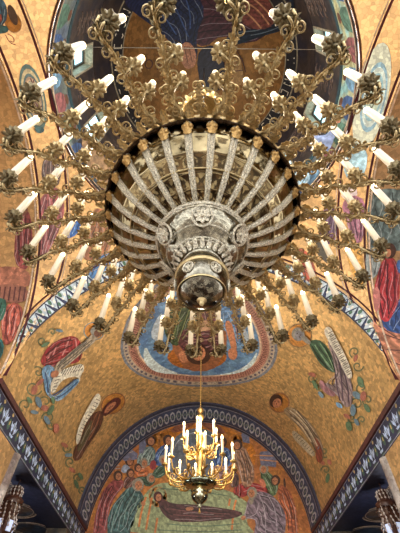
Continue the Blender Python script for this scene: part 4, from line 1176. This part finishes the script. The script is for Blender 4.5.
# arms
def arc(pts, n=24):
    """Catmull-Rom through pts"""
    P = [Vector(p) for p in pts]; P = [P[0] * 2 - P[1]] + P + [P[-1] * 2 - P[-2]]; out = []
    m_ = len(P) - 3
    for i in range(n + 1):
        t = i / n * m_; k = min(int(t), m_ - 1); t -= k; a, b_, c, d = P[k:k + 4]
        out.append(.5 * ((2 * b_) + (c - a) * t + (2 * a - 5 * b_ + 4 * c - d) * t * t + (3 * b_ - a - 3 * c + d) * t ** 3))
    return out


def spiral(o, u, v, r, turns, ph, n=18):
    o, u, v = Vector(o), Vector(u), Vector(v)
    return [o + (u * cos(ph + turns * 2 * PI * i / n) + v * sin(ph + turns * 2 * PI * i / n)) * (r * (1 - .8 * i / n)) for i in range(n + 1)]


CUPS = [(1.35, 1.38, .30, 0), (1.575, 1.235, .42, 0), (1.90, 1.09, .47, 0)]   # radius, height of the cup lip, candle height
mb = MB()
OY = .085
main = arc([(1.03, 0, 1.37), (1.12, OY * .5, 1.32), (1.22, OY, 1.3), (1.35, OY, 1.29), (1.46, OY, 1.21), (1.575, OY, 1.16), (1.69, OY, 1.14), (1.8, OY, 1.03), (1.86, OY, .985), (1.92, OY * .8, .97), (1.95, OY * .4, 1.0)], 44)
mb.tube(main, [.02 - .009 * i / 44 for i in range(45)], 7)
X_, Y_, Z_ = Vector((1, 0, 0)), Vector((0, 1, 0)), Vector((0, 0, 1))
rng = random.Random(3)
for i, s_ in zip(range(4, 39, 4), (1, -1, 1, -1, 1, -1, 1, -1, 1, -1)):
    p = main[i]; q = .044
    mb.tube(spiral(p + Y_ * (s_ * q), X_, Y_ * s_, q, 1.3, -PI / 2 + .3), [.009 - .004 * k / 18 for k in range(19)], 5)
    mb.tube(spiral(p - Z_ * q * .9, X_, Z_ * -1, q * .8, 1.25, -PI / 2), [.008 - .004 * k / 18 for k in range(19)], 5)
for (r, z, h, _) in CUPS:
    mb.tube(arc([(r - .07, OY, z - .08), (r - .03, OY * .7, z - .15), (r, OY * .2, z - .15), (r, 0, z - .1)], 12), [.011] * 13, 5)
arm0 = mb.build('arm', BR, ch, True)


def leaves(lo, hi, name, mat):
    mb = MB()
    for i in range(lo, hi):
        p = main[i]
        for s_ in (-1, 1):
            d = Vector((rng.uniform(-.3, .9), s_ * rng.uniform(.4, 1), rng.uniform(-.5, .5)))
            mb.leaf(p, d, Z_, rng.uniform(.04, .07) * (1 if s_ > 0 else .7), rng.uniform(.014, .022), rng.uniform(-.4, .4), 5)
        mb.leaf(p, (rng.uniform(.2, 1), rng.uniform(-.3, .3), rng.choice((-.8, .7))), Y_, rng.uniform(.04, .06), .016, .3, 5)
    return mb.build(name, mat, arm0)


leaves(3, 27, 'acanthus_leaves', BR_L); leaves(27, 40, 'bronze_leaves', BRZ)
for (r, z, h, _) in CUPS:
    out_ = r > 1.8
    mb = MB(); M = Matrix.Translation((r, 0, z)); k = .84 if out_ else .72
    ruf = lambda a, rr_, zz: 1 + (.14 * cos(9 * a) if rr_ > .05 * k else 0)
    mb.lathe([(.012, -.14), (.02, -.11), (.014, -.085), (.03 * k, -.07), (.055 * k, -.05), (.078 * k, -.015), (.084 * k, .012), (.07 * k, .018), (.05 * k, 0), (.044, .012), (.044, .035), (.02, .035)], 27, M, ruf)
    for q in range(8):
        a = 2 * PI * q / 8; mb.leaf((r + .02 * cos(a), .02 * sin(a), z - .075), (cos(a), sin(a), .25), (0, 0, -1), .075 * k, .026, .25, 4)
    mb.build('candle_cup', BRZ if out_ else BR, arm0, True)
    mb = MB(); mb.lathe([(.034, .0), (.038, .02), (.036, h * .5), (.035, h - .05), (.033, h - .03), (.026, h - .02)], 12, M); mb.build('candle', CAND, arm0, True)
    mb = MB(); mb.lathe([(.024, h - .022), (.03, h + .0), (.031, h + .02), (.024, h + .045), (.012, h + .06), (.001, h + .066)], 10, M); mb.build('bulb', BULB, arm0, True)


def copy_part(o, parent, rz, flip=False):
    c = o.copy(); COL.objects.link(c); c.parent = parent; c.rotation_euler = (0, 0, rz); c.scale = (1, -1 if (flip and cos(rz) < 0) else 1, 1)
    for k in o.children:
        d = k.copy(); COL.objects.link(d); d.parent = c
    return c


arm0.rotation_euler = (0, 0, A0); rib0.rotation_euler = (0, 0, A0)
for k in range(1, NA):
    copy_part(arm0, ch, A0 + 2 * PI * k / NA, True); copy_part(rib0, ch, A0 + 2 * PI * k / NA)
# filigree bridging neighbouring arms next to the rim
mb = MB(); fil = None
for k in range(1):
    a = PI / NA; d = Vector((cos(a), sin(a), 0)); s_ = Vector((-sin(a), cos(a), 0))
    for r, z, q in ((1.12, 1.36, .05), (1.22, 1.34, .045), (1.31, 1.32, .04)):
        for sg in (-1, 1):
            mb.tube(spiral(d * r + s_ * sg * q * .55 + Z_ * z, d, s_ * sg, q, 1.3, -PI / 2), [.012 - .006 * i / 18 for i in range(19)], 5)
    mb.leaf(d * 1.07 + Z_ * 1.36, d + Z_ * .1, Z_, .15, .04, -.2)
    mb.leaf(d * 1.22 + Z_ * 1.33, d - Z_ * .1, Z_, .12, .03, .3)
fil = mb.build('filigree', BR_L, ch, True); fil.rotation_euler = (0, 0, A0)
for k in range(1, NA): copy_part(fil, ch, A0 + 2 * PI * k / NA)

# ================================================================== THE SMALL CHANDELIER before the lunette
SY = 8.7; SB = 2.78 + 1.6
sc_ = empty('small_chandelier', (0, SY, SB), 0, 'small gilt chandelier of lit candles in two tiers hanging before the lunette', 'chandelier')
GB = metal((206, 170, 100), .38, .4, 40)
GB2 = metal((218, 184, 116), .36, .4, 60)
mb = MB(); mb.tube([(0, 0, 2.3), (0, 0, ZS + R - SB - .02)], .012, 6)
for k in range(30): mb.ball((0, 0, 2.35 + k * .07), .02, 6, 4)
mb.build('chain', GB, sc_)
mb = MB(); mb.lathe([(.03, .35), (.06, .4), (.05, .5), (.1, .6), (.07, .7), (.05, .85), (.09, .95), (.13, 1.05), (.08, 1.15), (.05, 1.3), (.08, 1.4), (.11, 1.5), (.06, 1.62), (.03, 1.75), (.05, 1.83), (.03, 1.9), (.06, 1.97), (.1, 2.04), (.085, 2.1), (.03, 2.15), (.07, 2.2), (.085, 2.25), (.06, 2.3), (.01, 2.34)], 24)
mb.build('stem', GB2, sc_, True)
mb = MB(); mb.lathe([(.02, .0), (.05, .03), (.04, .07), (.09, .1), (.16, .16), (.19, .24), (.17, .3), (.2, .33), (.14, .36), (.03, .36)], 28); mb.build('hanging_bowl', metal((170, 168, 140), .15, .2, 20), sc_, True)
mb = MB(); mb.lathe([(.03, .42), (.2, .4), (.34, .44), (.37, .5), (.33, .52), (.2, .47), (.03, .5)], 40, None, lambda a, r, z: 1 + (.05 * cos(12 * a) if r > .3 else 0)); mb.build('drip_dish', metal((150, 158, 140), .12, .2, 20), sc_, True)
mb = MB(); mb.tube([(0, 0, -.06), (0, 0, .02)], .015, 6); mb.ball((0, 0, -.07), .03, 8, 6); mb.build('finial', GB, sc_, True)


def small_arm(r, z, zb, rz, h=.35):
    mb = MB()
    mb.tube(arc([(.06, 0, zb), (r * .3, 0, zb - .1), (r * .62, 0, zb - .14), (r * .9, 0, zb - .04), (r, 0, z)], 20), [.02 - .006 * i / 20 for i in range(21)], 6)
    mb.tube(spiral((r * .45, 0, zb - .02), X_, Z_, .1, 1.4, -PI / 2), .01, 5); mb.tube(spiral((r * .75, 0, zb - .02), X_, Z_, .08, 1.4, -PI / 2), .01, 5)
    for q in range(4): mb.leaf((r * (.25 + .2 * q), 0, zb - .1), (.6, .6 if q % 2 else -.6, .3), Z_, .11, .03, .3, 5)
    a_ = mb.build('arm', GB, sc_, True)
    M = Matrix.Translation((r, 0, z)); mb = MB()
    mb.lathe([(.01, -.03), (.03, -.02), (.062, .0), (.07, .02), (.05, .02), (.036, .01), (.034, .05), (.02, .05)], 16, M, lambda a, q, w: 1 + (.1 * cos(8 * a) if q > .05 else 0)); mb.build('candle_cup', GB2, a_, True)
    mb = MB(); mb.lathe([(.028, .02), (.028, h), (.02, h + .01)], 10, M); mb.build('candle', plain((246, 232, 196), .45, emit=.25, ergb=(255, 220, 160)), a_, True)
    mb = MB(); mb.lathe([(.018, h + .005), (.03, h + .035), (.026, h + .065), (.001, h + .11)], 10, M); mb.build('bulb', plain((255, 240, 205), .4, emit=8, ergb=(255, 218, 150)), a_, True)
    a_.rotation_euler = (0, 0, rz); return a_


a1 = small_arm(.82, .82, .62, rad(8))
for k in range(1, 12): copy_part(a1, sc_, rad(8 + 30 * k))
a2 = small_arm(.44, 1.42, 1.2, rad(20), .33)
for k in range(1, 6): copy_part(a2, sc_, rad(20 + 60 * k))

# ================================================================== HANGING LANTERNS in the aisles
BRN = plain((74, 44, 32), .35); BEAD = plain((206, 196, 190), .12, 1.0)
for sx, nm in ((-1, 'left'), (1, 'right')):
    lx, ly, lz = sx * 3.9, 8.35, 2.2 + 1.6
    e = empty('aisle_lantern', (lx, ly, lz), 0, 'brown carved hanging lantern with crystal beads and a pale pane in the dark %s aisle' % nm, 'lantern', 'aisle lanterns')
    mb = MB(); mb.tube([(0, 0, .8), (0, 0, ZS - .5 - lz)], .012, 6); mb.build('chain', BRN, e)
    mb = MB(); mb.lathe([(.03, .86), (.1, .82), (.13, .74), (.1, .7), (.16, .62), (.22, .56), (.2, .5)], 16, None, lambda a, r, z: 1 + .12 * cos(8 * a)); mb.build('crown', BRN, e, True)
    for k in range(12):
        a = 2 * PI * (k + .25) / 12; mb = MB()
        P_ = [((.12 + .012 * q + .02 * sin(q * 1.6)) * cos(a + q * .07), (.12 + .012 * q + .02 * sin(q * 1.6)) * sin(a + q * .07), .8 - .07 * q) for q in range(11)]
        for p in P_[::1]: mb.ball(p, .02, 7, 5)
        mb.tube(P_, .006, 4); mb.build('bead_strand', BEAD, e, True)
    mb = MB(); mb.lathe([(.03, -.14), (.12, -.08), (.2, .02), (.21, .12), (.17, .3), (.19, .36), (.16, .52), (.12, .7), (.08, .84)], 12, None, lambda a, r, z: 1 + .1 * cos(6 * a)); mb.build('lantern_body', BRN, e)
    for k in range(6):
        a = 2 * PI * (k + .5) / 6; M = Matrix.Rotation(a, 4, 'Z'); mb = MB(); mb.box(.19, .215, -.05, .05, .02, .2, M)
        mb.build('pane', plain((200, 212, 235), .2, emit=.5, ergb=(190, 205, 240)), e)
    mb = MB()
    for k in range(6):
        a = 2 * PI * k / 6
        mb.tube(spiral((.2 * cos(a), .2 * sin(a), .1), (cos(a), sin(a), 0), Z_, .08, 1.4, 0), .012, 5); mb.tube(spiral((.2 * cos(a), .2 * sin(a), .4), (cos(a), sin(a), 0), Z_, .08, 1.4, 0), .012, 5)
    mb.build('carved_scrolls', BRN, e, True)

# ================================================================== LIGHT
w = bpy.data.worlds.new('world'); SC.world = w; w.use_nodes = True
bg = w.node_tree.nodes['Background']; bg.inputs[0].default_value = (.95, .97, 1.0, 1); bg.inputs[1].default_value = 4.0


def lamp(name, loc, power, col, size):
    d = bpy.data.lights.new(name, 'POINT'); d.energy = power; d.color = col; d.shadow_soft_size = size
    o = bpy.data.objects.new(name, d); COL.objects.link(o); o.location = loc; return o


for k in range(6):
    a = 2 * PI * k / 6; lamp('chandelier_glow', (1.7 * cos(a), CYC + 1.7 * sin(a), CB + 1.95), 9, (1, .84, .6), .12)
lamp('drum_fill', (0, CYC, CB + 4.3), 330, (1, .92, .8), .4)  # added fill brightening drum and dome; no real lamp hangs here
lamp('dome_fill', (0, YB, ZD - .6), 130, (1, .93, .84), .25)  # unseen point light added to lift the dark dome
for sx in (-1, 1): lamp('aisle_lantern_glow', (sx * 4.3, 8.35, 3.5), 45, (.95, .95, 1), .1)
lamp('small_chandelier_glow', (0, SY - .1, SB + 1.9), 80, (1, .86, .66), .2)
for k in range(3): lamp('small_chandelier_glow', (.62 * cos(2.1 * k + .5), SY + .62 * sin(2.1 * k + .5), SB + 1.4), 34, (1, .86, .66), .15)

SC.view_settings.view_transform = 'Standard'; SC.view_settings.look = 'None'; SC.view_settings.gamma = 1
SC.view_settings.use_curve_mapping = False; SC.view_settings.exposure = 0.12
